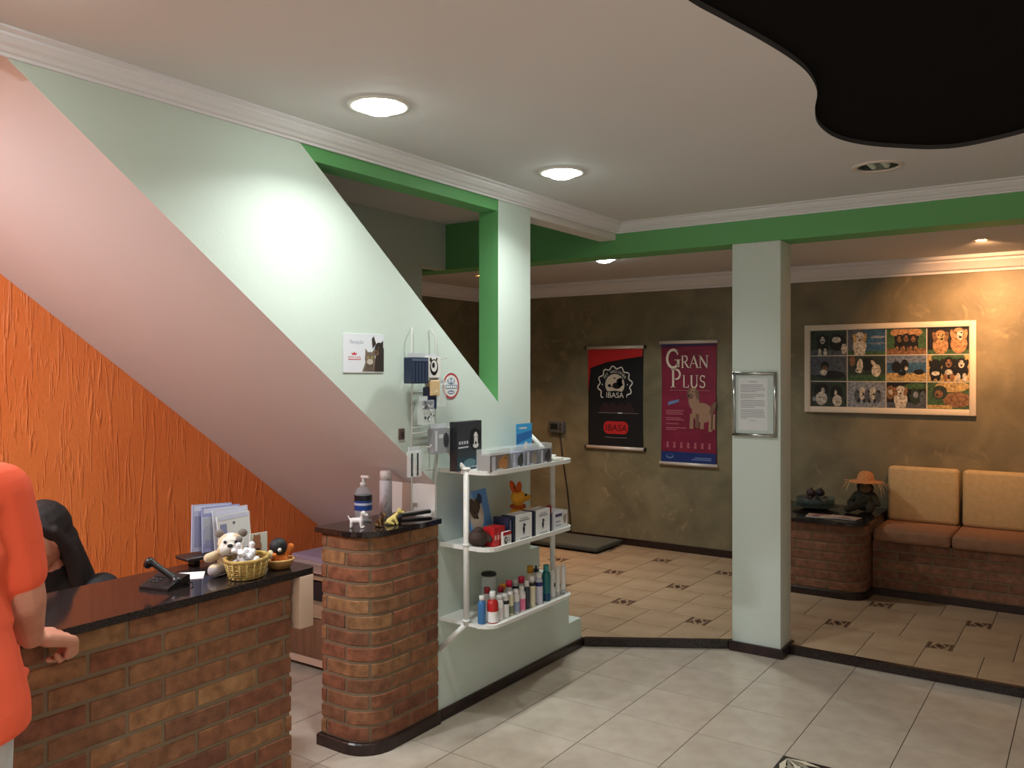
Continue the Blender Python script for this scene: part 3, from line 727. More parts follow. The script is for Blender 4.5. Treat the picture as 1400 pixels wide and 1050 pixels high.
carton('white_red_box', 'white box with red top band and dog face in front of the red boxes', 'box', -2.216, -2.204, 3.112, 3.176, zm, .062, f(226,222,220,.35), fr)
carton('navy_box', 'narrow navy box left of the white dog cartons', 'box', -2.30, -2.212, 3.166, 3.196, zm, .118, f(36,40,66,.35), lambda q, d, h: (q.rect(-d,0,d,h,0), q.rect(-d*.3,h*.1,d*.3,h*.9,1,.0003), [f(36,40,66,.35), f(120,126,160,.4)])[2])
def dogfig(q, x, y, s, mi, z):
    q.disc(x, y, s*.30, s*.5, mi, z, .15); q.disc(x+s*.12, y+s*.62, s*.26, s*.24, mi, z+.0001); q.disc(x+s*.36, y+s*.56, s*.18, s*.11, mi, z+.0002)
    q.disc(x-s*.08, y+s*.66, s*.09, s*.24, mi, z+.0003, .3); q.rect(x-s*.22, y-s*.75, x-s*.06, y, mi, z); q.rect(x+s*.08, y-s*.75, x+s*.24, y, mi, z)
def wbox(variant):
    def fr(q, d, h):
        q.rect(-d,0,d,h,0); q.rect(-d,0,-d*.82,h,1,.0003); dogfig(q, d*.1, h*.42, d*.42, 1, .0004); q.rect(-d*.4,h*.74,d*.7,h*.8,2,.0004); q.rect(-d*.3,h*.84,d*.55,h*.87,2,.0004)
        q.rect(-d*.3,h*.06,d*.7,h*.1,2,.0004)
        return [f(232,232,232,.35), f(34,40,54,.4), f(150,154,160,.4)]
    return fr
carton('dog_carton', 'left of two white cartons with a black dog emblem, middle shelf', 'box', -2.275, -2.207, 3.20, 3.352, zm, .122, f(232,232,232,.35), wbox(0), 'white dog cartons', (f(40,46,64,.35), .014))
carton('dog_carton', 'right of two white cartons with a black dog emblem, middle shelf', 'box', -2.275, -2.207, 3.372, 3.512, zm, .122, f(232,232,232,.35), wbox(1), 'white dog cartons', (f(40,46,64,.35), .014))
t = thing('red_capped_tube', 'dark tube with red cap between the middle shelf cartons', 'tube', (-2.225, 3.535, zm))
MB().lathe([(.013,0),(.014,.004),(.014,.085),(.012,.092)], n=14).build('body', f(34,38,64,.35), t, world=False)
MB().lathe([(.012,.092),(.012,.126),(.009,.13)], n=14).build('cap', f(136,30,38,.3), t, world=False)
def fr(q, d, h): q.rect(-d,0,d,h,0); q.rect(-d*.8,h*.7,d*.8,h*.86,1,.0003); q.rect(-d*.7,h*.4,d*.4,h*.48,2,.0003); q.rect(-d*.7,h*.2,d*.6,h*.27,2,.0003); return [f(222,222,226,.35), f(60,64,110,.4), f(160,160,170,.4)]
carton('small_white_box', 'small white box with dark blue strip near the right end of the middle shelf', 'box', -2.26, -2.212, 3.562, 3.642, zm, .092, f(222,222,226,.35), fr)
def fr(q, d, h): q.rect(-d,0,d,h,0); q.disc(d*.1,h*.5,d*.5,h*.3,1,.0003); q.rect(-d,0,-d*.7,h,2,.0003); return [f(228,226,224,.35), f(170,150,140,.4), f(60,60,70,.4)]
carton('small_cream_box', 'small pale box at the right end of the middle shelf', 'box', -2.30, -2.222, 3.648, 3.705, zm, .086, f(228,226,224,.35), fr)
# plush
kp = thing('plush_toy', 'yellow plush animal with long snout and orange ears on the middle shelf', 'plush toy', (-2.36, 3.46, zm))
q = MB(); P0 = Vector((-2.36,3.46,zm))
def KP(x, y, z): return P0+Vector((x,y,z))
q.ell(KP(0,-.01,.06), (.042,.048,.062)); q.ell(KP(.0,.0,.165), (.036,.042,.042)); q.cap(KP(.005,.02,.162), KP(.01,.075,.158), .026, .015)
q.cap(KP(.02,.02,.085), KP(.03,.07,.098), .016, .013); q.cap(KP(-.01,.02,.09), KP(-.01,.065,.09), .016, .013)
q.cap(KP(.02,.0,.02), KP(.03,.06,.018), .022, .018); q.cap(KP(-.02,.0,.02), KP(-.02,.06,.018), .022, .018); q.cap(KP(0,0,.10), KP(0,0,.14), .026, .024)
M_plush = mat('yellow_plush', (240,170,52), .95, bump=(260,.5,.004,U)); M_plusho = mat('orange_plush', (200,88,30), .95, bump=(260,.5,.004,U))
org('body', q, .004, M_plush, kp)
for sx in (-1, 1):
    e = MB(); e.ell(KP(sx*.018,-.018,.218), (.011,.020,.034), R=Matrix.Rotation(.25*sx, 3, 'Y') @ Matrix.Rotation(.3, 3, 'X')); e.build('ear', M_plusho, kp)
e = MB(); e.ell(KP(.0,-.012,.196), (.022,.018,.02)); e.build('hair_tuft', M_plusho, kp)
MB().ell(KP(.011,.09,.160), .009).build('nose', M_blackp, kp); MB().ell(KP(.033,.022,.178), .007).build('eye', M_blackp, kp)
MB().tube([KP(.034*math.cos(a),.034*math.sin(a),.122) for a in [2*PI*i/14 for i in range(14)]], .008, 8, closed=True).build('scarf', f(186,84,30,.9), kp)

# ---- top shelf goods
zt = SZ[2]
for k, (y0, y1, c1, c2, lab) in enumerate(((3.01,3.17,(176,120,70),(120,110,104),'first clear case of pet items from the left, tan print, top shelf'),
        (3.18,3.288,(70,76,70),(150,158,180),'second clear case of pet items from the left, top shelf'),
        (3.295,3.408,(150,140,128),(110,112,130),'third clear case of pet items from the left, top shelf'),
        (3.415,3.525,(60,56,60),(110,112,118),'fourth clear case of pet items from the left, top shelf'))):
    t = thing('clear_case', lab, 'case', (-2.24, (y0+y1)/2, zt), group='clear cases on the top shelf'); w = (y1-y0)/2
    q = MB(); q.box(-.0375,.0375,-w,w,0,.1); q.build('case', M_plastic, t, world=False)
    MB().box(-.034,.034,-w+.003,w-.003,.001,.075).build('card', f(*c2,.45), t, world=False)
    q = MB(); q.rect(-w+.004,.004,w-.004,.074,0); q.disc(w*.25,.034,w*.45,.028,1,.0003); q.disc(w*.4,.056,w*.24,.016,1,.0005); q.rect(-w*.85,.01,-w*.5,.07,2,.0003); q.disc(w*.45,.058,.004,.004,3,.0008); q.rect(-w*.4,.008,w*.2,.014,2,.0006)
    o = q.build('print', [f(*c2,.45), f(*c1,.5), f(196,196,206,.5), f(24,22,22)], t, world=False, normals=False); o.rotation_euler = RSTAIR; o.location = (.0385, 0, 0)
def fr(q, d, h):
    q.rect(-d,0,d,h,0); q.rect(-d,h*.0,d,h*.28,1,.0003); q.disc(d*.42,h*.62,d*.40,h*.24,2,.0004); q.disc(d*.5,h*.60,d*.20,h*.17,3,.0006); q.disc(d*.5,h*.52,d*.26,h*.09,3,.0007)
    q.disc(d*.22,h*.66,d*.12,h*.16,2,.0009,.2); q.disc(d*.80,h*.66,d*.12,h*.16,2,.0009,-.2); q.disc(d*.5,h*.54,d*.07,h*.035,4,.0010); q.disc(d*.40,h*.66,.003,.004,4,.001); q.disc(d*.60,h*.66,.003,.004,4,.001)
    q.rect(-d*.9,h*.46,-d*.1,h*.49,5,.0004)
    for i in range(4): q.rect(-d*.85+i*d*.2,h*.54,-d*.72+i*d*.2,h*.60,5,.0004)
    q.disc(0,h*.14,d*.5,h*.09,6,.0005); q.rect(-d*.8,h*.05,d*.6,h*.07,5,.0005)
    return [f(52,54,60,.35), f(40,62,72,.35), f(24,22,24,.4), f(222,218,212,.4), f(14,12,12), f(196,200,204,.4), f(90,120,130,.4)]
carton('dog_book', 'black boxed item with a dog face standing at the left of the top shelf', 'box', -2.40, -2.36, 2.965, 3.165, zt, .222, f(36,38,42,.35), fr, tilt=.06)
def fr(q, d, h):
    q.rect(-d,0,d,h,0); q.poly([(-d,h*.45,.0003),(d,h*.62,.0003),(d,h*.8,.0003),(-d,h*.72,.0003)],1); q.disc(d*.1,h*.22,d*.45,h*.17,2,.0004); q.disc(d*.2,h*.38,d*.28,h*.12,2,.0006); q.rect(-d*.7,h*.86,d*.3,h*.9,2,.0004); q.disc(d*.3,h*.37,.004,.004,3,.001)
    return [f(58,152,208,.35), f(34,104,170,.35), f(222,206,196,.4), f(24,22,22)]
carton('blue_leaflet', 'blue leaflet leaning at the right of the top shelf', 'leaflet', -2.40, -2.396, 3.50, 3.64, zt, .185, f(58,152,208,.35), fr)
tw = MB()
for k in range(5): tw.cap((-.03+.012*k,-.03,.008+.004*(k % 2)), (-.02+.012*k,.035,.008), .008)
o = org('cloth_bundle', tw, .003, f(206,202,190,.8), label='small crumpled pale bundle at the right end of the top shelf', cat='cloth'); o.location = (-2.26, 3.645, zt)

# ================================================================= WIRE RACK AND WALL ITEMS ON THE STAIR WALL
wr = thing('wire_rack', 'white wire hanging rack on the mint wall above the shelf', 'rack', (XS, 2.87, .93))
for y in (2.79, 2.95): MB().tube([(XS+.004,y+(.02 if y < 2.9 else -.02),1.80),(XS+.02,y,1.77),(XS+.02,y,.95 if y > 2.9 else 1.0)], .0028, 6).build('wire', M_shelf, wr)
for z in (1.555, 1.515, 1.36, 1.335, 1.165): MB().tube([(XS+.02,2.79,z),(XS+.02,2.95,z)], .003, 6).build('crossbar', M_shelf, wr)
for y, z in ((2.80,1.66),(2.93,1.66),(2.93,1.56),(2.86,1.51),(2.94,1.345),(2.82,1.275)):
    MB().tube([(XS+.02,y,z),(XS+.10,y,z+.004),(XS+.105,y,z+.014)], .0022, 6).build('hook', M_shelf, wr)
def pack(label, y0, y1, z0, z1, x, dep, m_, paint=None, clear=True, rz=0):
    t = thing('hanging_pack', label, 'package', (x, (y0+y1)/2, z0), (0,0,rz), group='packs hanging on the wire rack'); w, h = (y1-y0)/2, z1-z0
    MB().rbox(-dep/2, dep/2, -w, w, 0, h*.86, .004, seg=1, sm=False).build('pouch', m_, t, world=False)
    MB().box(-.0012, .0012, -w, w, h*.86, h).build('header_card', f(200,204,206,.4), t, world=False)
    if paint:
        q = MB(); ms = paint(q, w, h*.86); o = q.build('print', ms, t, world=False, normals=False); o.rotation_euler = RSTAIR; o.location = (dep/2+.0008, 0, 0)
    return t
def stripes(q, w, h):
    q.rect(-w,0,w,h,0)
    for i in range(5): q.rect(-w+2*w*(i+.2)/5, h*.04, -w+2*w*(i+.65)/5, h*.8, 1, .0003)
    q.rect(-w,h*.86,w,h*.96,2,.0004); return [f(38,50,70,.3), f(62,76,98,.3), f(90,104,126,.3)]
pack('dark navy ribbed pack at the upper left of the wire rack', 2.695, 2.80, 1.555, 1.685, -2.405, .05, f(40,52,72,.3), stripes)
def skull(q, w, h):
    q.rect(-w,0,w,h,0); q.disc(0,h*.5,w*.62,h*.40,1,.0003); q.disc(0,h*.56,w*.46,h*.28,0,.0005); q.disc(-w*.1,h*.60,w*.22,h*.14,1,.0007); q.disc(-w*.5,h*.86,w*.16,h*.10,1,.0006); q.disc(w*.4,h*.9,w*.12,h*.07,1,.0006); q.disc(w*.1,h*.22,w*.3,h*.05,1,.0006)
    return [f(232,230,226,.35), f(34,34,38,.4)]
pack('white pack with black round drawing at the upper right of the rack', 2.805, 2.895, 1.58, 1.685, -2.405, .03, f(230,228,226,.35), skull)
pack('small orange and white pack below the round drawing pack', 2.83, 2.895, 1.50, 1.58, -2.40, .02, f(216,186,140,.4))
pack('dark navy pouch in the middle of the wire rack', 2.815, 2.88, 1.44, 1.555, -2.412, .03, f(38,42,74,.35))
pack('clear hanging pouch beside the round sticker', 2.885, 2.945, 1.45, 1.57, -2.41, .03, M_plastic)
def speck(q, w, h):
    rnd = random.Random(5)
    for i in range(26): q.disc(rnd.uniform(-w*.85,w*.85), rnd.uniform(h*.08,h*.92), w*rnd.uniform(.08,.2), h*rnd.uniform(.03,.07), rnd.choice((0,1,2)), .0002*i, rnd.uniform(0,3), 8)
    return [f(226,228,228,.3), f(90,92,96,.3), f(160,162,164,.3)]
pack('clear pouch of black and white chews in the middle of the rack', 2.765, 2.85, 1.375, 1.50, -2.40, .03, M_plastic, speck)
def greyp(q, w, h):
    q.rect(-w,0,w,h,0); q.disc(w*.5,h*.5,w*.35,h*.3,1,.0003); q.rect(-w*.9,h*.1,-w*.6,h*.9,2,.0003); q.rect(-w*.4,h*.6,w*.1,h*.75,2,.0003); return [f(150,152,156,.35), f(60,62,66,.4), f(206,208,210,.4)]
pack('grey printed pack beside the black dog box', 2.845, 2.955, 1.245, 1.375, -2.405, .04, f(140,142,146,.35), greyp)
def bw(q, w, h):
    for i in range(4): q.rect(-w+2*w*(i+.1)/4, h*.05, -w+2*w*(i+.7)/4, h*.92, i % 2, .0003)
    return [f(60,64,68,.35), f(214,216,216,.35)]
pack('lowest clear hanging pack with black and white sticks', 2.70, 2.775, 1.155, 1.285, -2.405, .025, M_plastic, bw)

# round sticker
t = thing('round_sticker', 'round white sticker with red rim on the mint wall', 'sticker', (XS+.001, 3.085, 1.54), RSTAIR)
MB().lathe([(.062,0),(.062,.0015)], n=40).build('backing', WHT, t, world=False)
q = MB(); n = 40
for i in range(n):
    a, b = 2*PI*i/n, 2*PI*(i+1)/n
    q.poly([(r*math.cos(x), r*math.sin(x), .0019) for r, x in ((.061,a),(.061,b),(.051,b),(.051,a))], 0)
q.disc(0,.022,.028,.016,1,.0019); q.disc(-.012,.024,.010,.012,2,.0022); q.disc(.012,.024,.010,.012,2,.0022)
q.rect(-.047,-.014,.047,.004,1,.0020); [q.rect(-.036+.016*k, -.010, -.024+.016*k, .0005, 3, .0024) for k in range(5)]; q.disc(0,-.030,.026,.009,1,.0019); q.rect(-.018,-.033,.018,-.028,3,.0022)
q.build('print', [f(176,70,72,.4), f(96,120,150,.4), f(206,212,216,.4), f(236,236,232,.4)], t, world=False, normals=False)
# wall switch
t = thing('wall_switch', 'small dark switch plate at the lower edge of the stair stringer', 'switch', (XS, 2.742, 1.335), RSTAIR)
MB().rbox(-.018,.018,-.024,.024,0,.006,.002).build('plate', f(96,76,72,.4), t, world=False); MB().rbox(-.007,.007,-.010,.010,.006,.010,.001).build('rocker', f(60,48,46,.4), t, world=False)
# cat poster
t = thing('pet_poster', 'small white poster with a cat and a dark dog on the mint wall', 'poster', (XS+.001, 2.397, 1.602), RSTAIR)
MB().box(0,.232,0,.158,0,.003).build('panel', f(226,228,234,.4), t, world=False)
q = MB(); z = .0034
q.poly([(.105,.004,z),(.128,.05,z),(.150,.075,z),(.17,.075,z),(.188,.05,z),(.195,.004,z)],0); q.disc(.150,.058,.030,.028,0,z+.0002)
for s_ in (-1,1): q.poly([(.150+s_*.028,.068,z+.0003),(.150+s_*.008,.080,z+.0003),(.150+s_*.026,.100,z+.0003)],0)
q.disc(.150,.045,.018,.012,1,z+.0005); q.disc(.138,.062,.005,.006,2,z+.0006); q.disc(.162,.062,.005,.006,2,z+.0006)
for k in range(5): q.stroke([(.128+.01*k,.004),(.132+.008*k,.035)], .003, 3, z+.0004)
q.poly([(.175,.004,z+.0007),(.232,.004,z+.0007),(.232,.10,z+.0007),(.222,.118,z+.0007),(.195,.105,z+.0007),(.182,.06,z+.0007)],3); q.disc(.203,.098,.026,.028,3,z+.0008)
q.poly([(.165,.100,z+.0009),(.185,.120,z+.0009),(.172,.152,z+.0009),(.160,.140,z+.0009)],3); q.poly([(.205,.118,z+.0009),(.228,.108,z+.0009),(.228,.135,z+.0009)],3)
q.disc(.188,.082,.014,.012,4,z+.001); q.disc(.185,.085,.005,.004,3,z+.0012); q.disc(.198,.103,.004,.004,4,z+.0012)
text_into(q, 'Recepção', .035, .118, .022, 5, z, sx=.9)
text_into(q, 'ROYAL CANIN', .026, .058, .0125, 6, z, sx=.85)
q.poly([(.048,.072,z),(.072,.072,z),(.076,.082,z),(.067,.077,z),(.060,.085,z),(.053,.077,z),(.044,.082,z)],6); q.rect(.026,.052,.098,.0545,6,z)
q.build('print', [f(120,104,90),f(196,186,172),f(170,150,70),f(52,42,38),f(110,84,64),f(150,156,172),f(200,40,48)], t, world=False, normals=False)

# ================================================================= ON THE COUNTER
# telephone
PO = Vector((-2.375, 1.54, TOP)); rv = Vector((.822,.569,0)); bv = Vector((-.569,.822,0))
ph = thing('telephone', 'black desk telephone with a tilted handset on the granite counter', 'telephone', PO)
q = MB(); q.prism([(-.055,0),(.055,0),(.055,.010),(.04,.016),(-.045,.040),(-.055,.038)], 'y', -.062, .062)
q.v = [tuple(PO + (rv*.82+bv*-.3).normalized()*v[1] + (bv*-.82-rv*.3).normalized()*v[0] + Vector((0,0,v[2]))) for v in q.v]; q.build('base', M_blackp, ph)
h0, h1 = PO+rv*-.050+bv*.004+Vector((0,0,.088)), PO+rv*.045+bv*-.012+Vector((0,0,.028)); hd = (h1-h0).normalized(); hn = hd.cross(bv).normalized()
if hn.z > 0: hn = -hn
q = MB(); q.cap(h0, h1, .0115, .0115); q.cap(h0-hd*.004+hn*.004, h0-hd*.004+hn*.014, .018, .016); q.cap(h1+hd*.004+hn*.004, h1+hd*.004+hn*.012, .018, .016)
org('handset', q, .004, M_blackp, ph)
for i in range(3):
    for j in range(3):
        c = PO + (rv*.82+bv*-.3).normalized()*(-.045+.016*i) + (bv*-.82-rv*.3).normalized()*(-.012+.016*j) + Vector((0,0,.031-.0045*j)); MB().ell(c, (.006,.006,.004), 8).build('key', M_dark, ph)
MB().tube([PO+rv*(.055+.003*k)+bv*(.02+.006*math.sin(k*1.3))+Vector((0,0,.008+.004*math.cos(k*1.3))) for k in range(14)], .0028, 6).build('cord', M_blackp, ph)
ph.scale = (.88,.88,.88)
# loose papers
q = MB(); q.box(-.075,.075,-.05,.05,0,.0012); o = q.build('paper_sheet', M_paper, label='white sheet of paper on the counter behind the telephone', cat='paper'); o.location = (-2.455,1.645,TOP+.0002); o.rotation_euler = (0,0,.9)
# plush bulldog
bd = thing('plush_bulldog', 'grey and tan plush bulldog leaning behind the basket on the counter', 'plush toy', (-2.40, 1.745, TOP))
Rv = Matrix.Rotation(math.radians(-40), 3, 'Z')            # local +x faces the viewer
def BD(x, y, z): return Vector((-2.40,1.745,TOP)) + Rv @ Vector((x,y,z))
q = MB()
q.ell(BD(0,0,.062), (.05,.055,.065)); q.ell(BD(.02,.01,.145), (.052,.062,.050), R=Rv); q.ell(BD(.055,.036,.122), (.028,.034,.026), R=Rv); q.ell(BD(.055,-.018,.122), (.028,.034,.026), R=Rv)
q.ell(BD(.064,.010,.136), (.022,.026,.02), R=Rv)
q.cap(BD(.02,-.05,.095), BD(.055,-.088,.088), .022, .022); q.cap(BD(.02,.05,.095), BD(.05,.09,.085), .022, .02)
q.cap(BD(.02,-.03,.03), BD(.07,-.062,.032), .028, .03); q.cap(BD(.02,.03,.03), BD(.06,.07,.03), .028, .03)
M_pg = mat('tan_plush', (206,184,152), .95, bump=(240,.5,.004,U)); M_pw = mat('white_plush', (222,214,204), .95, bump=(240,.5,.004,U)); M_pl = mat('lavender_plush', (168,158,160), .95, bump=(240,.5,.004,U)); M_pd = mat('grey_plush', (120,110,104), .95)
def bdm(c):
    l = Rv.transposed() @ (c - Vector((-2.40,1.745,TOP)))
    if l.z < .05 and l.x > .035: return 2
    if l.x > .05 and l.z > .09 and abs(l.y-.01) < .045: return 1
    if l.z > .13 and -.018 < l.y-.01 < .012: return 1
    if l.y > .03 and l.z > .135 and l.z < .175 and l.x > .02: return 1
    return 0
org('body', q, .004, [M_pg, M_pw, M_pl], bd, bdm)
for s_, w in ((-1,.0),(1,.0)):
    MB().ell(BD(.0,.010+s_*.052,.188), (.012,.022,.020), R=Rv).build('ear', M_pd, bd)
    MB().ell(BD(.068,.010+s_*.024,.160), .0075).build('eye', M_blackp, bd)
MB().ell(BD(.088,.010,.146), (.010,.014,.009), R=Rv).build('nose', M_blackp, bd)
MB().ell(BD(.045,.046,.166), (.022,.018,.016), R=Rv).build('eye_patch', M_pd, bd)
MB().tube([BD(.085,-.030,.100),BD(.092,-.01,.108),BD(.094,.010,.104),BD(.092,.03,.108),BD(.085,.050,.100)], .0035, 6).build('mouth_line', M_pd, bd)
bd.scale = (.70,.70,.70); bd.location = (-2.365, 1.768, TOP)
# woven basket with wrapped sweets
bk = thing('wicker_basket', 'oval wicker basket holding wrapped sweets on the counter', 'basket', (-2.278, 1.772, TOP), (0,0,.5))
ax_, ay = .064, .086
def ov(r, z, a, w=0): return ((ax_*r+w)*math.cos(a), (ay*r+w)*math.sin(a), z)
MB().lathe([(.001,.003),(.78,.003),(.98,.058),(.96,.058),(.76,.006),(.001,.006)], n=32, sx=ax_, sy=ay, cap=False).build('liner', f(140,108,56,.8), bk, world=False)
for k in range(8):
    z = .005+.0075*k; r = .78+.2*k/7.
    MB().tube([ov(r, z, 2*PI*i/36, .0022*(1 if (i+k) % 2 else -1)) for i in range(36)], .0038, 6, closed=True).build('weave', M_straw, bk, world=False)
for k in range(18):
    a = 2*PI*k/18; MB().tube([ov(.79, .002, a, .002), ov(1.0, .06, a, .002)], .0026, 5).build('stake', f(214,190,120,.7), bk, world=False)
MB().tube([ov(1.0, .062, 2*PI*i/36) for i in range(36)], .0058, 8, closed=True).build('rim', M_straw, bk, world=False)
M_foil = mat('cellophane', (232,232,236), .18, metal=.25, bump=(60,1,.01,U)); rnd = random.Random(4)
for k in range(12):
    a, r = rnd.uniform(0, 6.28), rnd.uniform(0, .55); c = Vector((-2.278,1.772,TOP)) + Matrix.Rotation(.5,3,'Z') @ Vector((ax_*r*math.cos(a)+.002, ay*r*math.sin(a)-.018, .048+.016*(k % 3)))
    Rr = Euler((rnd.uniform(0,3),rnd.uniform(0,3),rnd.uniform(0,3))).to_matrix(); q = MB()
    q.ell(c, (.016,.012,.011), 10, R=Rr)
    for s_ in (-1,1): q.cap(c+Rr@Vector((s_*.012,0,0)), c+Rr@Vector((s_*.026,0,0)), .004, .010, 8)
    q.build('wrapped_sweet', M_foil, label='shiny clear wrapped sweet in the wicker basket', cat='sweet', group='wrapped sweets in the basket')
# tan dish with a black and orange toy
ds = thing('small_basket', 'shallow tan dish on the counter to the right of the wicker basket', 'dish', (-2.285, 1.91, TOP))
MB().lathe([(.001,.002),(.036,.002),(.046,.022),(.050,.030),(.046,.031),(.040,.022),(.001,.006)], n=28, cap=False).build('bowl', f(176,128,70,.6), ds, world=False)
MB().tube([(.048*math.cos(2*PI*i/28),.048*math.sin(2*PI*i/28),.031) for i in range(28)], .004, 8, closed=True).build('rim', f(196,150,90,.6), ds, world=False)
ty = thing('felt_toy', 'small toy with a black round head and orange tail in the tan dish', 'toy', (-2.285, 1.91, TOP+.008))
TO = Vector((-2.285,1.91,TOP+.008))
q = MB(); q.ell(TO+Vector((0,0,.022)), (.026,.030,.022)); q.cap(TO+Vector((0,.012,.02)), TO+Vector((.012,.040,.060)), .010, .012); q.cap(TO+Vector((.01,-.02,.02)), TO+Vector((.02,-.036,.045)), .009, .008)
org('body', q, .003, f(206,110,44,.9), ty)
MB().ell(TO+Vector((.0,-.004,.066)), (.030,.030,.030), 16).build('head', f(22,22,24,.6), ty); MB().ell(TO+Vector((.024,-.018,.060)), .007).build('eye', f(220,214,200,.5), ty); MB().ell(TO+Vector((.004,-.040,.045)), (.012,.010,.016)).build('paw', f(212,196,160,.8), ty)
# brochures on a dark holder
bh = thing('brochure_holder', 'dark low stand holding leaflets at the back of the counter', 'holder', (-2.545, 1.885, TOP), (0,0,-.12))
MB().rbox(-.05,.04,-.16,.09,.022,.036,.006).build('tray', f(40,26,24,.4), bh, world=False)
for s_ in (-.11,.07): MB().rbox(-.03,.01,s_-.012,s_+.012,0,.024,.003).build('foot', f(32,24,22,.4), bh, world=False)
MB().box(-.004,.0,-.085,.10,.036,.16).build('back_plate', M_plastic, bh, world=False)
for k, (x, y0, y1, h, c, lab, rx) in enumerate(((-.002,-.120,  .030,.162,(176,178,206),'tall bluish leaflet at the back of the stand',-.06),(.010,-.085,.060,.155,(150,154,196),'shiny lavender leaflet in the middle of the stand',-.02),
        (.022,-.045,.092,.146,(206,206,216),'silvery leaflet second from the front of the stand',.03),(.034,-.035,.092,.126,(222,222,220),'white leaflet with a small mark at the front of the stand',.05))):
    t = thing('leaflet', lab, 'leaflet', Vector((-2.545,1.885,TOP+.037)) + Matrix.Rotation(-.12,3,'Z') @ Vector((x-.01,0,0)), (0,0,-.12), group='leaflets on the counter stand')
    s = MB().box(-.0025,.0025,y0,y1,0,h).build('sheet', mat('leaflet%d' % k, c, .25), t, world=False); s.rotation_euler = (rx,-.08,0)
    q = MB(); q.rect(y0+.006,h*.86,y1-.006,h*.97,0,0); q.rect(y0+.01,h*.10,y0+.035,h*.75,1,.0002); q.disc((y0+y1)/2,h*.74,.005,.005,2,.0003)
    o = q.build('print', [f(206,208,230,.2), f(140,142,176,.25), f(90,94,110,.4)], t, world=False, normals=False); o.rotation_euler = (PI/2+rx*0,0,PI/2); o.parent = s; o.location = (.0032,0,0)
t = thing('pet_card', 'small white card with a brown cat picture behind the basket', 'card', (-2.45, 1.955, TOP), (0,0,-.1))
s = MB().box(-.002,.002,-.035,.035,0,.095).build('card', f(220,220,206,.5), t, world=False)
q = MB(); q.disc(-.01,.045,.022,.030,0,0); q.disc(-.008,.075,.016,.014,0,.0002); q.poly([(-.022,.08,.0003),(-.012,.086,.0003),(-.02,.094,.0003)],0); q.poly([(-.004,.086,.0003),(.006,.08,.0003),(.004,.094,.0003)],0); q.disc(-.004,.03,.010,.014,1,.0004); q.disc(.01,.012,.006,.006,2,.0004)
o = q.build('print', [f(166,112,80), f(70,46,40), f(236,230,220)], t, world=False, normals=False); o.rotation_euler = RSTAIR; o.location = (.0026,0,0)

# ================================================================= ON THE PEDESTAL
t = thing('sanitizer_bottle', 'clear pump bottle with black and blue label on the pedestal', 'bottle', (-2.685, 2.715, TOP))
MB().lathe([(.036,0),(.039,.005),(.039,.125),(.03,.148),(.014,.16)], n=24).build('body', mat('gel_plastic', (206,214,220), .1, alpha=.32), t, world=False)
MB().lathe([(.0396,.055),(.0396,.105)], n=24, cap=False).build('label_band', f(24,66,140,.35), t, world=False); MB().lathe([(.0397,.098),(.0397,.122)], n=24, cap=False).build('label_top', f(18,20,30,.35), t, world=False)
MB().lathe([(.0398,.078),(.0398,.088)], n=24, cap=False).build('label_text_band', f(190,200,220,.35), t, world=False)
MB().lathe([(.014,.16),(.015,.176),(.006,.178),(.006,.196)], n=14).build('collar', f(214,214,214,.3), t, world=False); MB().rbox(-.010,.034,-.009,.009,.196,.208,.004).build('pump_head', f(224,220,216,.3), t, world=False)
t = thing('spray_can', 'tall white spray can on the pedestal beside the clear pump bottle', 'spray can', (-2.69, 2.865, TOP))
MB().lathe([(.027,0),(.029,.003),(.029,.165),(.026,.173)], n=24).build('can', f(206,204,212,.3), t, world=False); MB().lathe([(.0275,.173),(.0275,.207),(.024,.214),(.001,.215)], n=24).build('cap', f(222,216,212,.35), t, world=False)
q = MB(); 
for i in range(5): a = -.95+.07*i; q.poly([((.0295)*math.cos(a), (.0295)*math.sin(a), .045+.006*i), ((.0295)*math.cos(a+.07), (.0295)*math.sin(a+.07), .051+.006*i), ((.0295)*math.cos(a+.07), (.0295)*math.sin(a+.07), .060+.005*i), ((.0295)*math.cos(a), (.0295)*math.sin(a), .056+.004*i)], 0)
q.build('logo', f(50,52,60), t, world=False, normals=False)
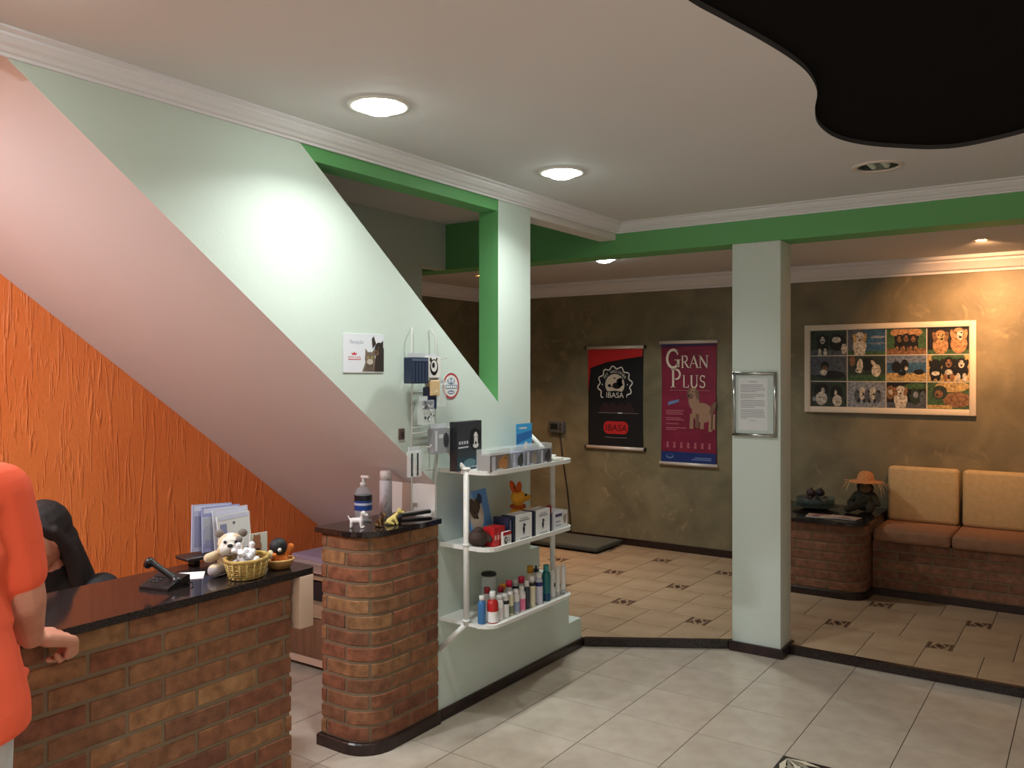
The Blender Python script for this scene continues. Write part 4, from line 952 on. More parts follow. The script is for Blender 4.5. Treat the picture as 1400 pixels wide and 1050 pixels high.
def figurine(label, x, y, rz, s, m_, patch=None, sit=False):
    t = thing('dog_figurine', label, 'figurine', (x, y, TOP), (0,0,rz), group='little dog figurines on the pedestal'); q = MB()
    if not sit:
        q.cap((-.016*s,0,.026*s),(.014*s,0,.027*s),.0095*s,.0105*s); q.cap((.014*s,0,.03*s),(.021*s,0,.042*s),.007*s,.007*s)
        for a in (-1,1):
            q.cap((-.018*s,a*.006*s,.022*s),(-.019*s,a*.007*s,.004*s),.0052*s,.0042*s); q.cap((.016*s,a*.006*s,.022*s),(.018*s,a*.007*s,.004*s),.0052*s,.0042*s); q.cap((.018*s,a*.007*s,.0035*s),(.024*s,a*.007*s,.0035*s),.0035*s)
        q.cap((-.025*s,0,.03*s),(-.032*s,0,.042*s),.003*s,.002*s)
    else:
        q.cap((-.014*s,0,.012*s),(.006*s,0,.030*s),.012*s,.009*s); q.cap((.006*s,0,.03*s),(.018*s,0,.044*s),.008*s,.006*s)
        for a in (-1,1): q.cap((.008*s,a*.007*s,.026*s),(.016*s,a*.008*s,.004*s),.0048*s,.004*s); q.cap((-.012*s,a*.010*s,.008*s),(.004*s,a*.012*s,.005*s),.007*s,.004*s)
        q.cap((-.022*s,0,.008*s),(-.034*s,.004*s,.005*s),.004*s,.002*s)
    hx, hz = (.024*s, .050*s)
    q.ell((hx,0,hz), (.0105*s,.0095*s,.0098*s)); q.cap((hx+.006*s,0,hz-.003*s),(hx+.014*s,0,hz-.004*s),.006*s,.0045*s)
    b = org('body', q, .0014*s, m_, t, world=False, smooth=3)
    for a in (-1,1): MB().ell((hx-.003*s,a*.0095*s,hz+.002*s), (.004*s,.0025*s,.008*s)).build('ear', patch or m_, t, world=False); MB().ell((hx+.008*s,a*.005*s,hz+.003*s), .0017*s, 8).build('eye', M_blackp, t, world=False)
    MB().ell((hx+.0185*s,0,hz-.003*s), .0024*s, 8).build('nose', M_blackp, t, world=False)
figurine('white dog figurine standing at the near end of the pedestal', -2.605, 2.595, math.radians(28), 1.22, f(226,222,220,.4))
figurine('brown dog figurine between the white and the yellow one', -2.545, 2.675, math.radians(-10), 1.1, f(96,68,36,.5), f(40,28,20,.5), True)
figurine('yellow sitting dog figurine on the pedestal', -2.53, 2.74, math.radians(35), 1.2, f(222,204,120,.4), None, True)
sp = thing('stapler', 'black stapler lying at the wall end of the pedestal', 'stapler', (-2.54, 2.885, TOP), (0,0,math.radians(62)))
MB().rbox(-.085,.085,-.016,.016,0,.008,.003).build('base', M_blackp, sp, world=False); MB().rbox(-.085,.085,-.013,.013,.020,.036,.006).build('arm', M_blackp, sp, world=False).rotation_euler = (0,-.05,0)
MB().cap((-.075,-.014,.022),(-.075,.014,.022),.018).build('hinge', M_dark, sp, world=False); MB().rbox(-.07,.08,-.008,.008,.034,.040,.002).build('top_strip', f(150,140,136,.4), sp, world=False).rotation_euler = (0,-.05,0)
cd = MB(); cd.tube([(-2.768,2.60,.40),(-2.790,2.585,.37),(-2.785,2.58,.30),(-2.772,2.585,.22),(-2.772,2.58,.12),(-2.790,2.575,.05),(-2.80,2.57,.006)], .0045, 8)
cd.build('hanging_cable', f(214,200,192,.5), label='white cord hanging down the left side of the brick pedestal', cat='cable')

# ================================================================= CABINET UNDER THE STAIRS
cb = thing('low_cabinet', 'low wooden cabinet with an open dark shelf under the stairs', 'cabinet', (-3.30, 3.3, 0))
x0, x1, y0, y1 = -3.82, -2.80, 3.14, 3.50
MB().box(x0,x1,y0,y1,.485,.505).build('top', M_woodl, cb); MB().box(x0,x0+.02,y0,y1,.05,.485).build('side', M_woodl, cb); MB().box(x1-.02,x1,y0,y1,.05,.485).build('side', M_woodl, cb)
MB().box(x0+.02,x1-.02,y1-.012,y1,.05,.485).build('back', M_dark, cb); MB().box(x0+.02,x1-.02,y0,y1-.012,.345,.36).build('shelf', M_woodl, cb); MB().box(x0+.02,x1-.02,y0,y1-.012,.05,.065).build('bottom', M_woodl, cb)
MB().rbox(x0+.02,x1-.02,y0-.016,y0,.285,.358,.003).build('drawer', M_woodl, cb)
for a, b in ((x0+.02,-3.315),(-3.305,x1-.02)):
    d = MB().rbox(a,b,y0-.014,y0,.068,.28,.003).build('door', mat('brown_panel', (128,92,68), .55, col2=(112,80,60), nscale=4, stretch=(14,14,1)), cb)
    w_ = MB(); w_.ell(((b if a < -3.5 else a)+(-.04 if a < -3.5 else .04), y0-.024, .19), (.011,.014,.011)); wpart('knob', w_, M_dark, d)
MB().box(x0,x1,y0-.02,y0,.03,.066).build('plinth', M_woodw, cb)
MB().rbox(-3.62,-3.00,3.17,3.46,.362,.47,.006).build('video_recorder', f(40,42,46,.35), label='dark flat electronic box inside the open cabinet shelf', cat='box')
rnd = random.Random(8); zz = .505
for k, (c, th, lab) in enumerate((((150,122,110),.022,'bottom folded newspaper on the cabinet under the stairs'),((196,170,160),.018,'second folded newspaper from the bottom on the cabinet'),((176,150,140),.022,'third folded newspaper from the bottom on the cabinet'),((200,178,174),.016,'fourth folded newspaper from the bottom on the cabinet'),((184,164,186),.020,'lavender folded newspaper on top of the cabinet stack'))):
    t = thing('folded_newspaper', lab, 'newspaper', (-3.33+rnd.uniform(-.03,.03), 3.28+rnd.uniform(-.02,.02), zz), (0,0,rnd.uniform(-.08,.08)), group='folded newspapers on the cabinet')
    for j in range(3): MB().rbox(-.33+.008*j,.33-.006*j,-.15,.15-.01*j,th*j/3,th*(j+1)/3-.0012,.0015,seg=1,sm=False).build('fold', f(*[max(0,x-8*j) for x in c],.8), t, world=False)
    zz += th

# ================================================================= REAR ROOM THINGS
# pet scale
sc_ = thing('floor_scale', 'flat dark grey pet scale on the floor against the brown wall', 'scale', (-4.0, 6.6, ZR))
MB().rbox(-.48,.48,-.24,.24,.018,.05,.006).build('platform', f(64,68,64,.6), sc_, world=False)
MB().box(-.465,.465,-.225,.225,.050,.053).build('mat', f(86,88,80,.7), sc_, world=False)
for a in (-.4,.4):
    for b in (-.18,.18): MB().lathe([(.022,0),(.025,.02)], (a,b,0), 12).build('foot', M_blackp, sc_, world=False)
dp = thing('scale_display', 'small grey scale display fixed to the brown wall', 'display', (-4.23, YW, 1.085), RBACK)
MB().rbox(-.085,.085,-.055,.055,0,.04,.006).build('housing', f(84,84,84,.5), dp, world=False); MB().box(-.06,.02,-.02,.035,.04,.042).build('screen', f(34,40,38,.2), dp, world=False)
for k in range(3): MB().lathe([(.008,0),(.008,.004)], (.05,-.02+.024*k,.04), 10).build('button', f(40,40,42,.4), dp, world=False)
MB().tube([(-4.20,YW-.02,1.03),(-4.17,YW-.014,.8),(-4.12,YW-.012,.5),(-4.09,YW-.012,.25),(-4.07,YW-.03,.11)], .005, 6).build('display_cable', M_blackp, label='thin black cable from the wall display down to the scale', cat='cable')

# ---- stroke letters with serifs
def serif_letter(q, ch, x, y, w, h, mi, z):
    K = .165*w; k = .075*w
    def S(pts, ww): q.stroke([(x+px*w, y+py*h) for px, py in pts], ww, mi, z)
    def A(cx, cy, rx, ry, a0, a1, ww, n=16): q.stroke([(x+(cx+rx*math.cos(math.radians(a0+(a1-a0)*i/n)))*w, y+(cy+ry*math.sin(math.radians(a0+(a1-a0)*i/n)))*h) for i in range(n+1)], ww, mi, z)
    def F(px, py, L_=.32): S([(px-L_/2, py), (px+L_/2, py)], .04*h)
    if ch == 'G': A(.48,.5,.40,.47,48,322,K); S([(.82,.05),(.82,.42)],K); F(.78,.43,.4); S([(.74,.97),(.78,.70)],k)
    if ch == 'R': S([(.2,0),(.2,1)],K); A(.45,.74,.30,.235,-90,90,K*.9,10); S([(.2,.98),(.45,.98)],k); S([(.2,.505),(.45,.505)],k); S([(.45,.5),(.88,.02)],K); F(.2,.02,.34); F(.2,.98,.3); F(.9,.02,.2)
    if ch == 'A': S([(.06,.02),(.5,1)],k); S([(.46,1),(.88,.02)],K); S([(.24,.36),(.72,.36)],k); F(.08,.02,.24); F(.88,.02,.28)
    if ch == 'N': S([(.16,0),(.16,1)],k); S([(.14,.98),(.82,.04)],K); S([(.82,0),(.82,1)],k); F(.16,.02,.26); F(.13,.98,.24); F(.82,.98,.28)
    if ch == 'P': S([(.24,0),(.24,1)],K); A(.48,.72,.32,.26,-90,90,K*.9,10); S([(.24,.98),(.48,.98)],k); S([(.24,.465),(.48,.465)],k); F(.24,.02,.38); F(.22,.98,.3)
    if ch == 'L': S([(.22,0),(.22,1)],K); S([(.1,.03),(.84,.03)],.05*h); S([(.84,0),(.86,.22)],k); F(.22,.98,.34)
    if ch == 'U': S([(.2,1),(.2,.3)],K); A(.49,.31,.29,.29,180,360,K*.85,10); S([(.78,.3),(.78,1)],k); F(.2,.98,.32); F(.78,.98,.28)
    if ch == 'S': A(.48,.74,.28,.23,35,270,K*.85,10); A(.48,.265,.30,.24,90,-150,K*.85,10); S([(.76,.97),(.76,.78)],k); S([(.16,.03),(.17,.22)],k)
def banner(name, label, x0, x1, z0, z1, paint, bulge):
    w, h = x1-x0, z1-z0
    t = thing(name, label, 'banner', ((x0+x1)/2, YW, z0), RBACK)
    n = 14; v = []; fs = []
    for i in range(n+1):
        a = i/n; nx = w/2*(.955-bulge*math.sin(PI*a)); zz = .012+.004*math.sin(5*a)
        v += [(-nx, .02+a*(h-.04), zz), (nx, .02+a*(h-.04), zz), (-nx, .02+a*(h-.04), zz-.003), (nx, .02+a*(h-.04), zz-.003)]
    for i in range(n): b = 4*i; fs += [(b,b+1,b+5,b+4),(b+2,b+6,b+7,b+3),(b,b+4,b+6,b+2),(b+1,b+3,b+7,b+5)]
    return t, w, h, v, fs
def rail(t, w, y, capc=None):
    MB().tube([(-w/2,y,.016),(w/2,y,.016)], .0155, 12).build('rail', M_alu, t, world=False)
    if capc:
        for s_ in (-1,1): MB().tube([(s_*w/2,y,.016),(s_*(w/2+.014),y,.016)], .017, 12).build('end_cap', capc, t, world=False)
# banner 1
t, w, h, v, fs = banner('black_banner', 'black and red hanging banner with a scalloped dog emblem', -3.905, -3.318, .905, 1.845, None, .012)
MB().add(v, fs).build('cloth', f(30,30,33,.45), t, world=False)
rail(t, w, .012, M_blackp); rail(t, w, h-.012, M_blackp)
q = MB(); z = .0185; ww = w*.475
q.poly([(-ww,h-.03,z),(-ww,h-.42,z),(-ww*.93,h-.20,z),(-ww*.3,h-.145,z),(ww*.3,h-.12,z),(ww*.985,h-.095,z),(ww,h-.03,z)],0)
q.poly([(-ww,h-.42,z),(-ww,h-.46,z),(-ww*.89,h-.205,z),(-ww*.93,h-.20,z)],4)
cy = h-.355; R1 = .165; pts = [((R1+.013*math.cos(12*a))*math.cos(a+.13), cy+(R1+.013*math.cos(12*a))*math.sin(a+.13)*.98) for a in [2*PI*i/96 for i in range(97)]]
pts2 = [p for p in pts if p[1] > cy-.125]
rot = next(i for i in range(len(pts)) if pts[i][1] <= cy-.125); seq = pts[rot:]+pts[:rot]; seq = [p for p in seq if p[1] > cy-.125]
q.stroke(seq, .011, 1, z+.0004)
q.disc(0,cy+.005,.098,.095,1,z+.0004,0,32)
q.disc(0,cy+.005,.094,.091,5,z+.0006,0,32)
dk = [(.045,cy+.035,.028,.026),(.02,cy-.005,.045,.03),(.055,cy+.012,.02,.03),(-.055,cy-.005,.018,.014),(.068,cy+.005,.016,.011),(.06,cy+.052,.02,.014)]
for a, b, c_, d_ in dk: q.disc(a,b,c_,d_,2,z+.001)
q.stroke([(-.055,cy-.01),(-.02,cy-.02)],.008,2,z+.001); q.poly([(-.02,cy+.062,z+.001),(.0,cy+.072,z+.001),(.012,cy+.055,z+.001)],2)
q.poly([(-.12,cy-.13,z+.0012),(.12,cy-.13,z+.0012),(.115,cy-.065,z+.0012),(0,cy-.05,z+.0012),(-.115,cy-.065,z+.0012)],2)
text_into(q, 'IBASA', 0, cy-.115, .070, 1, z+.0016, 'CENTER', 1.0)
tx = 'PET VACCINNER'
for i, c_ in enumerate(tx):
    a = math.radians(146-112*i/(len(tx)-1)); text_into(q, c_, .112*math.cos(a), cy+.112*math.sin(a), .036, 1, z+.0008, 'CENTER', 1, a-PI/2)
for s_ in (-1,1): q.disc(s_*.128,cy+.005,.006,.006,1,z+.001)
for i in range(16):                      # skyline of faint bars
    hh = .05+.045*abs(math.sin(i*2.3)); q.rect(-.15+i*.022,h-.605,-.136+i*.022,h-.605+hh,3,z+.0004)
q.rect(-.17,h-.612,.24,h-.606,6,z+.0006); q.rect(.03,h-.613,.075,h-.604,1,z+.001)
def rrect(x0, y0, x1, y1, r, mi, z): q.poly([(px, py, z) for cx, cy_, a0 in ((x1-r,y1-r,0),(x0+r,y1-r,90),(x0+r,y0+r,180),(x1-r,y0+r,270)) for px, py in arc(cx, cy_, r, math.radians(a0), math.radians(a0+90), 5)], mi)
rrect(-.115,h-.80,.135,h-.685,.045,0,z+.0006); text_into(q, 'IBASA', .01, h-.772, .082, 2, z+.001, 'CENTER', 1.05, 0, .1)
q.stroke([(-.105,h-.832),(.0,h-.835),(.12,h-.832)], .006, 6, z+.001)
q.build('print', [f(198,44,48,.45), f(226,220,212,.45), f(18,18,20,.5), f(66,42,44,.5), f(120,30,34,.5), f(208,190,170,.5), f(120,112,110,.5)], t, world=False, normals=False)
# banner 2
t, w, h, v, fs = banner('maroon_banner', 'maroon hanging banner with pale serif lettering and a dog', -3.17, -2.635, .80, 1.878, None, .028)
MB().add(v, fs).build('cloth', mat('maroon_cloth', (140,34,64), .5, col2=(112,24,50), nscale=2.5, stretch=(1,1.6,1)), t, world=False)
rail(t, w, .010); rail(t, w, h-.010)
q = MB(); z = .0185; ww = w*.47
q.rect(-ww,.025,ww,.115,0,z); q.poly([(-ww,h-.05,z),(-ww,h-.022,z),(ww,h-.022,z),(ww,h-.04,z)],1)
def word(s_, x, y, big, small, mi):
    for i, c_ in enumerate(s_):
        hh = big if i == 0 else small; wd = hh*(.86 if c_ in 'GN' else .78 if c_ in 'AU' else .72 if c_ in 'RP' else .62)*(1 if i else .98)
        serif_letter(q, c_, x, y, wd, hh, mi, z+.0006+.0001*i); x += wd*1.0
word('GRAN', -.205, h-.235, .165, .108, 2); word('PLUS', -.165, h-.405, .160, .108, 2)
q.rect(-.17,h-.432,.20,h-.427,3,z+.0006)
q.poly([(-.185,h-.56,z+.0006),(-.185,h-.53,z+.0006),(-.085,h-.505,z+.0006),(-.085,h-.53,z+.0006)],4)
for i, (yy, l) in enumerate(((.47,.17),(.455,.15),(.44,.16),(.405,.14),(.39,.17),(.355,.12),(.32,.19),(.305,.10))): q.rect(-.205,yy,-.205+l,yy+.007,3,z+.0006)
# dog
D_ = 5
q.disc(.13,.46,.095,.085,5,z+.001,-.25); q.disc(.055,.555,.05,.075,5,z+.0012,.1); q.disc(.045,.625,.045,.052,5,z+.0014); q.disc(.02,.600,.030,.024,6,z+.0018); q.disc(.005,.603,.010,.009,7,z+.002)
q.disc(.085,.615,.018,.048,6,z+.002,.25); q.disc(.01,.645,.012,.03,6,z+.002,-.5); q.disc(.045,.640,.006,.006,7,z+.0022)
for xx, l in ((.02,.13),(.07,.12),(.115,.13),(.19,.15),(.215,.13)): q.poly([(xx,.45,z+.0016),(xx+.032,.45,z+.0016),(xx+.028,.45-l,z+.0016),(xx-.006,.45-l,z+.0016)],5 if xx != .07 else 6)
q.disc(.225,.50,.022,.06,6,z+.0018,-.4)
for i in range(7): q.disc(-.19+.064*i,.19,.011,.011,3,z+.0006); q.poly([(-.202+.064*i,.15,z+.0006),(-.178+.064*i,.15,z+.0006),(-.182+.064*i,.185,z+.0006),(-.198+.064*i,.185,z+.0006)],3)
q.disc(-.17,.075,.035,.02,4,z+.0004); q.disc(-.17,.08,.028,.014,0,z+.0006); q.rect(.06,.065,.21,.074,4,z+.0004); q.rect(.03,.05,.21,.058,4,z+.0004)
q.build('print', [f(30,50,110,.5), f(52,40,88,.5), f(232,214,196,.5), f(186,104,116,.5), f(110,130,176,.5), f(160,124,100,.6), f(120,88,72,.6), f(40,26,28,.6), f(84,20,42,.5)], t, world=False, normals=False)

# ---- framed photo collage
FX0, FX1, FZ0, FZ1 = -1.914, -.71, 1.292, 1.978
t = thing('photo_collage', 'large white framed collage of twelve dog photos on the brown wall', 'picture', ((FX0+FX1)/2, YW, FZ0), RBACK)
w, h = FX1-FX0, FZ1-FZ0; b = .042
MB().box(-w/2+.005,w/2-.005,.005,h-.005,0,.014).build('backing', f(190,186,176,.6), t, world=False)
for nm, a in (('frame_side',(-w/2,-w/2+b,0,h)),('frame_side',(w/2-b,w/2,0,h)),('frame_rail',(-w/2+b,w/2-b,0,b)),('frame_rail',(-w/2+b,w/2-b,h-b,h))):
    MB().rbox(*a,0,.03,.003).build(nm, f(226,214,196,.5), t, world=False)
pw, phh = (w-2*b)/4, (h-2*b)/3
def f2(r, g, b): return mat('photo_%d_%d_%d' % (r, g, b), (r, g, b), .45, col2=(int(r*.55), int(g*.55), int(b*.55)), nscale=55, nrange=(.35,.7), detail=6)
PAL = dict(k=f2(26,26,26), w=f2(224,218,204), g=f2(70,104,66), b=f2(60,104,140), l=f2(120,136,160), y=f2(206,176,116), o=f2(198,150,104), d=f2(52,66,56), t=f2(150,110,78), s=f2(150,160,176), r=f2(120,62,44), n=f2(92,98,110))
KEYS = list(PAL); MI = {k: i for i, k in enumerate(KEYS)}
def scene_photo(ix, iy, bg, blobs):
    q = MB(); x0, y0 = -w/2+b+ix*pw, h-b-(iy+1)*phh; g_ = .004
    q.rect(x0+g_, y0+g_, x0+pw-g_, y0+phh-g_, MI[bg], .0146); z = .0148
    for (sh_, cx, cy, rx, ry, k, *rt) in blobs:
        z += .00012
        X, Y = x0+g_+cx*(pw-2*g_), y0+g_+cy*(phh-2*g_)
        rx, ry = rx*pw, ry*phh; n = 18; ro = rt[0] if rt else 0
        P = [(X+rx*math.cos(2*PI*i/n)*math.cos(ro)-ry*math.sin(2*PI*i/n)*math.sin(ro), Y+rx*math.cos(2*PI*i/n)*math.sin(ro)+ry*math.sin(2*PI*i/n)*math.cos(ro)) for i in range(n)] if sh_ == 'e' else [(X-rx,Y-ry),(X+rx,Y-ry),(X+rx,Y+ry),(X-rx,Y+ry)]
        for a in ((1,0,x0+g_),(-1,0,-(x0+pw-g_)),(0,1,y0+g_),(0,-1,-(y0+phh-g_))):
            if P: P = clip(P, *a)
        if len(P) > 2: q.poly([(px, py, z) for px, py in P], MI[k])
    q.build('photo', [PAL[k] for k in KEYS], t, world=False, normals=False)
def pup(cx, cy, s, body, face, ear, legs=True, look=0):
    L = [('e',cx,cy-.16*s,.17*s,.30*s,body)]
    if legs: L += [('e',cx-.08*s,cy-.40*s,.055*s,.16*s,face),('e',cx+.08*s,cy-.40*s,.055*s,.16*s,face)]
    L += [('e',cx,cy+.16*s,.13*s,.20*s,body),('e',cx+look*s,cy+.12*s,.075*s,.15*s,face),('e',cx-.13*s,cy+.14*s,.045*s,.17*s,ear,.2),('e',cx+.13*s,cy+.14*s,.045*s,.17*s,ear,-.2),
          ('e',cx+look*s,cy+.06*s,.03*s,.035*s,'k'),('e',cx-.05*s,cy+.2*s,.016*s,.026*s,'k'),('e',cx+.05*s,cy+.2*s,.016*s,.026*s,'k')]
    return L
scene_photo(0,0,'d', [('r',.5,.1,.5,.1,'n')]+pup(.33,.5,.95,'k','w','k')+[('e',.75,.5,.22,.32,'k'),('e',.72,.62,.12,.12,'w'),('e',.93,.25,.08,.2,'w')])
scene_photo(1,0,'n', [('r',.75,.5,.27,.5,'b'),('e',.8,.7,.2,.05,'s'),('e',.8,.45,.22,.04,'l'),('r',.5,.06,.5,.08,'g')]+pup(.32,.52,1.05,'w','w','y'))
scene_photo(2,0,'g', [('e',.5,.85,.4,.2,'o'),('r',.5,.1,.5,.13,'t')]+pup(.33,.5,.75,'k','t','k')+pup(.5,.52,.8,'k','t','k')+pup(.68,.5,.75,'k','t','k'))
scene_photo(3,0,'k', [('r',.5,.06,.5,.1,'g')]+pup(.32,.5,1.1,'o','y','t',False,.03)+pup(.76,.56,1.15,'o','w','o',False,.03))
scene_photo(0,1,'n', [('r',.5,.12,.5,.12,'d'),('e',.6,.25,.34,.16,'k'),('e',.40,.6,.11,.2,'k'),('e',.40,.5,.07,.12,'t'),('e',.36,.34,.10,.12,'w')])
scene_photo(1,1,'d', [('r',.5,.1,.5,.14,'g'),('e',.55,.66,.22,.25,'k'),('e',.33,.6,.08,.28,'w'),('e',.28,.42,.07,.09,'w'),('e',.26,.42,.025,.04,'k'),('e',.76,.42,.12,.24,'w'),('e',.12,.8,.08,.2,'t'),('e',.68,.72,.05,.12,'w',.6)])
scene_photo(2,1,'b', [('r',.5,.14,.5,.17,'y'),('r',.5,.86,.5,.14,'l'),('e',.25,.55,.12,.22,'k'),('e',.46,.6,.10,.24,'k'),('e',.50,.5,.04,.08,'w'),('e',.82,.36,.13,.10,'k'),('e',.4,.3,.10,.08,'k')])
scene_photo(3,1,'y', [('e',.5,.9,.4,.2,'g')]+pup(.2,.52,.9,'k','k','k')+pup(.52,.56,1.0,'k','t','k')+pup(.82,.54,.95,'k','w','k')+[('e',.2,.3,.1,.08,'w'),('e',.52,.35,.09,.10,'w')])
scene_photo(0,2,'d', [('e',.3,.66,.2,.28,'k'),('e',.3,.32,.16,.26,'w'),('e',.72,.56,.17,.28,'k'),('e',.74,.24,.13,.22,'w'),('e',.34,.6,.05,.16,'w'),('e',.7,.52,.035,.16,'w'),('e',.1,.3,.05,.1,'s')])
scene_photo(1,2,'s', [(('e'),.25+.14*i,.45+.1*(i % 2),.08,.24,'w' if i % 2 else 'n') for i in range(5)]+[('e',.28+.14*i,.62-.1*(i % 2),.025,.05,'k') for i in range(5)]+[('e',.3+.14*i,.25,.03,.08,'k') for i in range(4)])
scene_photo(2,2,'k', [('e',.75,.85,.3,.12,'g'),('r',.5,.1,.5,.12,'n')]+pup(.36,.5,1.0,'w','w','t')+[('e',.1,.6,.10,.26,'t'),('e',.1,.62,.05,.1,'w'),('e',.72,.45,.13,.3,'d'),('e',.74,.52,.06,.12,'s'),('e',.92,.4,.08,.26,'n')])
scene_photo(3,2,'g', [('e',.6,.85,.4,.2,'y'),('e',.72,.35,.34,.28,'t'),('e',.3,.62,.18,.26,'d'),('e',.28,.56,.10,.14,'t'),('e',.24,.52,.03,.04,'k'),('r',.3,.08,.3,.06,'y'),('e',.36,.74,.02,.03,'k')])

# ---- framed notice on the pillar
t = thing('framed_notice', 'chrome framed typed notice hanging on the mint pillar', 'notice', (-1.600, YB, 1.24), RBACK)
w, h, b = .252, .366, .016
MB().box(-w/2+.004,w/2-.004,.004,h-.004,.0,.006).build('mount', f(196,206,200,.5), t, world=False)
for nm, p in (('frame_side',[(-w/2+.008,.0,.012),(-w/2+.008,h,.012)]),('frame_side',[(w/2-.008,0,.012),(w/2-.008,h,.012)]),('frame_rail',[(-w/2,.008,.012),(w/2,.008,.012)]),('frame_rail',[(-w/2,h-.008,.012),(w/2,h-.008,.012)])):
    MB().tube(p, .0095, 10).build(nm, M_steel, t, world=False)
MB().box(-w/2+.032,w/2-.052,.034,h-.034,.006,.0075).build('sheet', f(226,224,226,.6), t, world=False)
q = MB(); rnd = random.Random(2); y = h-.058; xa, xb = -w/2+.044, w/2-.064
q.rect(-.035,y,.015,y+.005,0,.0082); y -= .018
for par in (5,3,5,6):
    for k in range(par):
        xe = xb if k < par-1 else xa+(xb-xa)*rnd.uniform(.3,.8); q.rect(xa, y, xe-rnd.uniform(0,.012), y+.0042, 0, .0082); y -= .0096
    y -= .006
q.rect(-.03,y+.004,.01,y+.0075,0,.0082)
q.build('typed_text', f(150,148,152,.7), t, world=False, normals=False)
MB().box(-w/2+.014,w/2-.014,.014,h-.014,.0125,.0135).build('pane', M_glass, t, world=False)

# ---- on the brick table
mag = [((170,110,96),(214,196,180),'open magazine spread at the left of the table'), ((190,150,120),(120,60,50),'magazine under the straw hat doll edge')]
for k, (x, y, rz) in enumerate(((-1.615,6.235,.1),(-1.47,6.225,-.12))):
    t = thing('magazine', ('colourful magazine lying at the left front of the stone table', 'colourful magazine lying at the right front of the stone table')[k], 'magazine', (x, y, .5752+.004*k), (0,0,rz), group='magazines on the brick table')
    MB().box(-.105,.105,-.07,.07,0,.004).build('pages', f(214,206,196,.5), t, world=False)
    q = MB(); q.rect(-.104,-.069,.104,.069,0,.0045); rr = random.Random(k+3)
    for i in range(12): q.rect(a := rr.uniform(-.1,.05), c := rr.uniform(-.065,.03), a+rr.uniform(.02,.05), c+rr.uniform(.012,.035), 1+i % 4, .0047+.0001*i)
    q.build('cover', [f(190,150,132,.35), f(120,56,50,.4), f(226,218,206,.4), f(90,84,90,.4), f(206,160,120,.4)], t, world=False, normals=False)
t = thing('glass_dish', 'dark glass dish on the brick table near the pillar', 'dish', (-1.75, 6.56, .575))
MB().lathe([(.001,.004),(.09,.004),(.13,.022),(.17,.026),(.17,.030),(.128,.028),(.09,.010),(.001,.009)], n=32, cap=False).build('plate', mat('dark_glass', (56,62,58), .12, alpha=.75), t, world=False)
MB().lathe([(.10,.012),(.135,.03),(.14,.085),(.136,.085),(.13,.032),(.001,.016)], n=32, cap=False).build('bowl', mat('green_glass', (84,96,90), .08, alpha=.45), t, world=False)
for k, (x, y, z, r, c) in enumerate(((-.06,-.02,.055,.04,(58,40,44)),(.01,-.03,.06,.042,(40,30,32)),(.06,.02,.055,.038,(84,66,60)),(-.02,.05,.06,.04,(46,38,36)),(-.035,.0,.118,.036,(66,46,50)),(.03,.012,.122,.036,(40,34,36)))):
    q = MB(); q.ell((-1.75+x,6.56+y,.575+z), (r,r*.95,r*.85)); q.cap((-1.75+x,6.56+y,.575+z+r*.7),(-1.75+x+.008,6.56+y,.575+z+r*1.1),r*.3,r*.12)
    org('dried_pod', q, .005, f(*c,.6), label='dark dried pod in the glass dish, %s' % ('lower left front','lower middle front','lower right','lower back','upper left one','upper right one')[k], cat='pod', group='dried pods in the dish')
dl = thing('straw_hat_doll', 'dark seated doll with a frayed straw hat on the brick table', 'doll', (-1.405, 6.62, .575)); O = Vector((-1.405,6.62,.575))
q = MB(); q.ell(O+Vector((0,0,.085)), (.085,.08,.085)); q.ell(O+Vector((0,-.01,.185)), (.062,.06,.06)); q.cap(O+Vector((-.05,-.05,.05)), O+Vector((-.10,-.11,.028)), .032, .028); q.cap(O+Vector((.05,-.05,.05)), O+Vector((.05,-.12,.028)), .032, .028)
q.cap(O+Vector((-.06,-.02,.13)), O+Vector((-.10,-.07,.07)), .022, .018); q.cap(O+Vector((.06,-.02,.13)), O+Vector((.10,-.06,.07)), .022, .018)
org('body', q, .006, mat('dark_moss', (58,54,40), .95, col2=(40,36,28), nscale=40, bump=(80,.8,.01,U)), dl)
MB().ell(O+Vector((.01,-.062,.18)), (.04,.014,.036)).build('face', f(116,84,58,.8), dl)
for s_ in (-1,1): MB().ell(O+Vector((.01+s_*.016,-.076,.188)), .005, 8).build('eye', M_blackp, dl)
MB().lathe([(.001,.30),(.03,.298),(.052,.280),(.062,.240),(.066,.232)], O, 24, cap=False).build('hat_crown', mat('straw_hat', (214,150,96), .8, col2=(190,126,76), nscale=60), dl)
MB().lathe([(.062,.236),(.10,.226),(.115,.222),(.115,.219),(.10,.222),(.06,.231)], O, 24, cap=False).build('hat_brim', MATS['straw_hat'], dl)
rnd = random.Random(6)
for k in range(26):
    a = 2*PI*k/26+rnd.uniform(-.1,.1); l = rnd.uniform(.02,.055); dz = rnd.uniform(-.05,.012)
    MB().tube([O+Vector((.10*math.cos(a),.10*math.sin(a),.224)), O+Vector(((.11+l*.5)*math.cos(a),(.11+l*.5)*math.sin(a),.222+dz*.3)), O+Vector(((.11+l)*math.cos(a+.05),(.11+l)*math.sin(a+.05),.218+dz))], .0024, 5).build('straw_strand', f(206,160,110,.8), dl)
for k, (a, l) in enumerate(((-.5,.10),(-.3,.08),(-2.6,.07))):
    MB().tube([O+Vector((.11*math.cos(a),.11*math.sin(a),.22)), O+Vector((.135*math.cos(a),.135*math.sin(a),.18)), O+Vector((.14*math.cos(a),.14*math.sin(a),.22-l))], .003, 5).build('straw_strand', f(216,186,140,.8), dl)

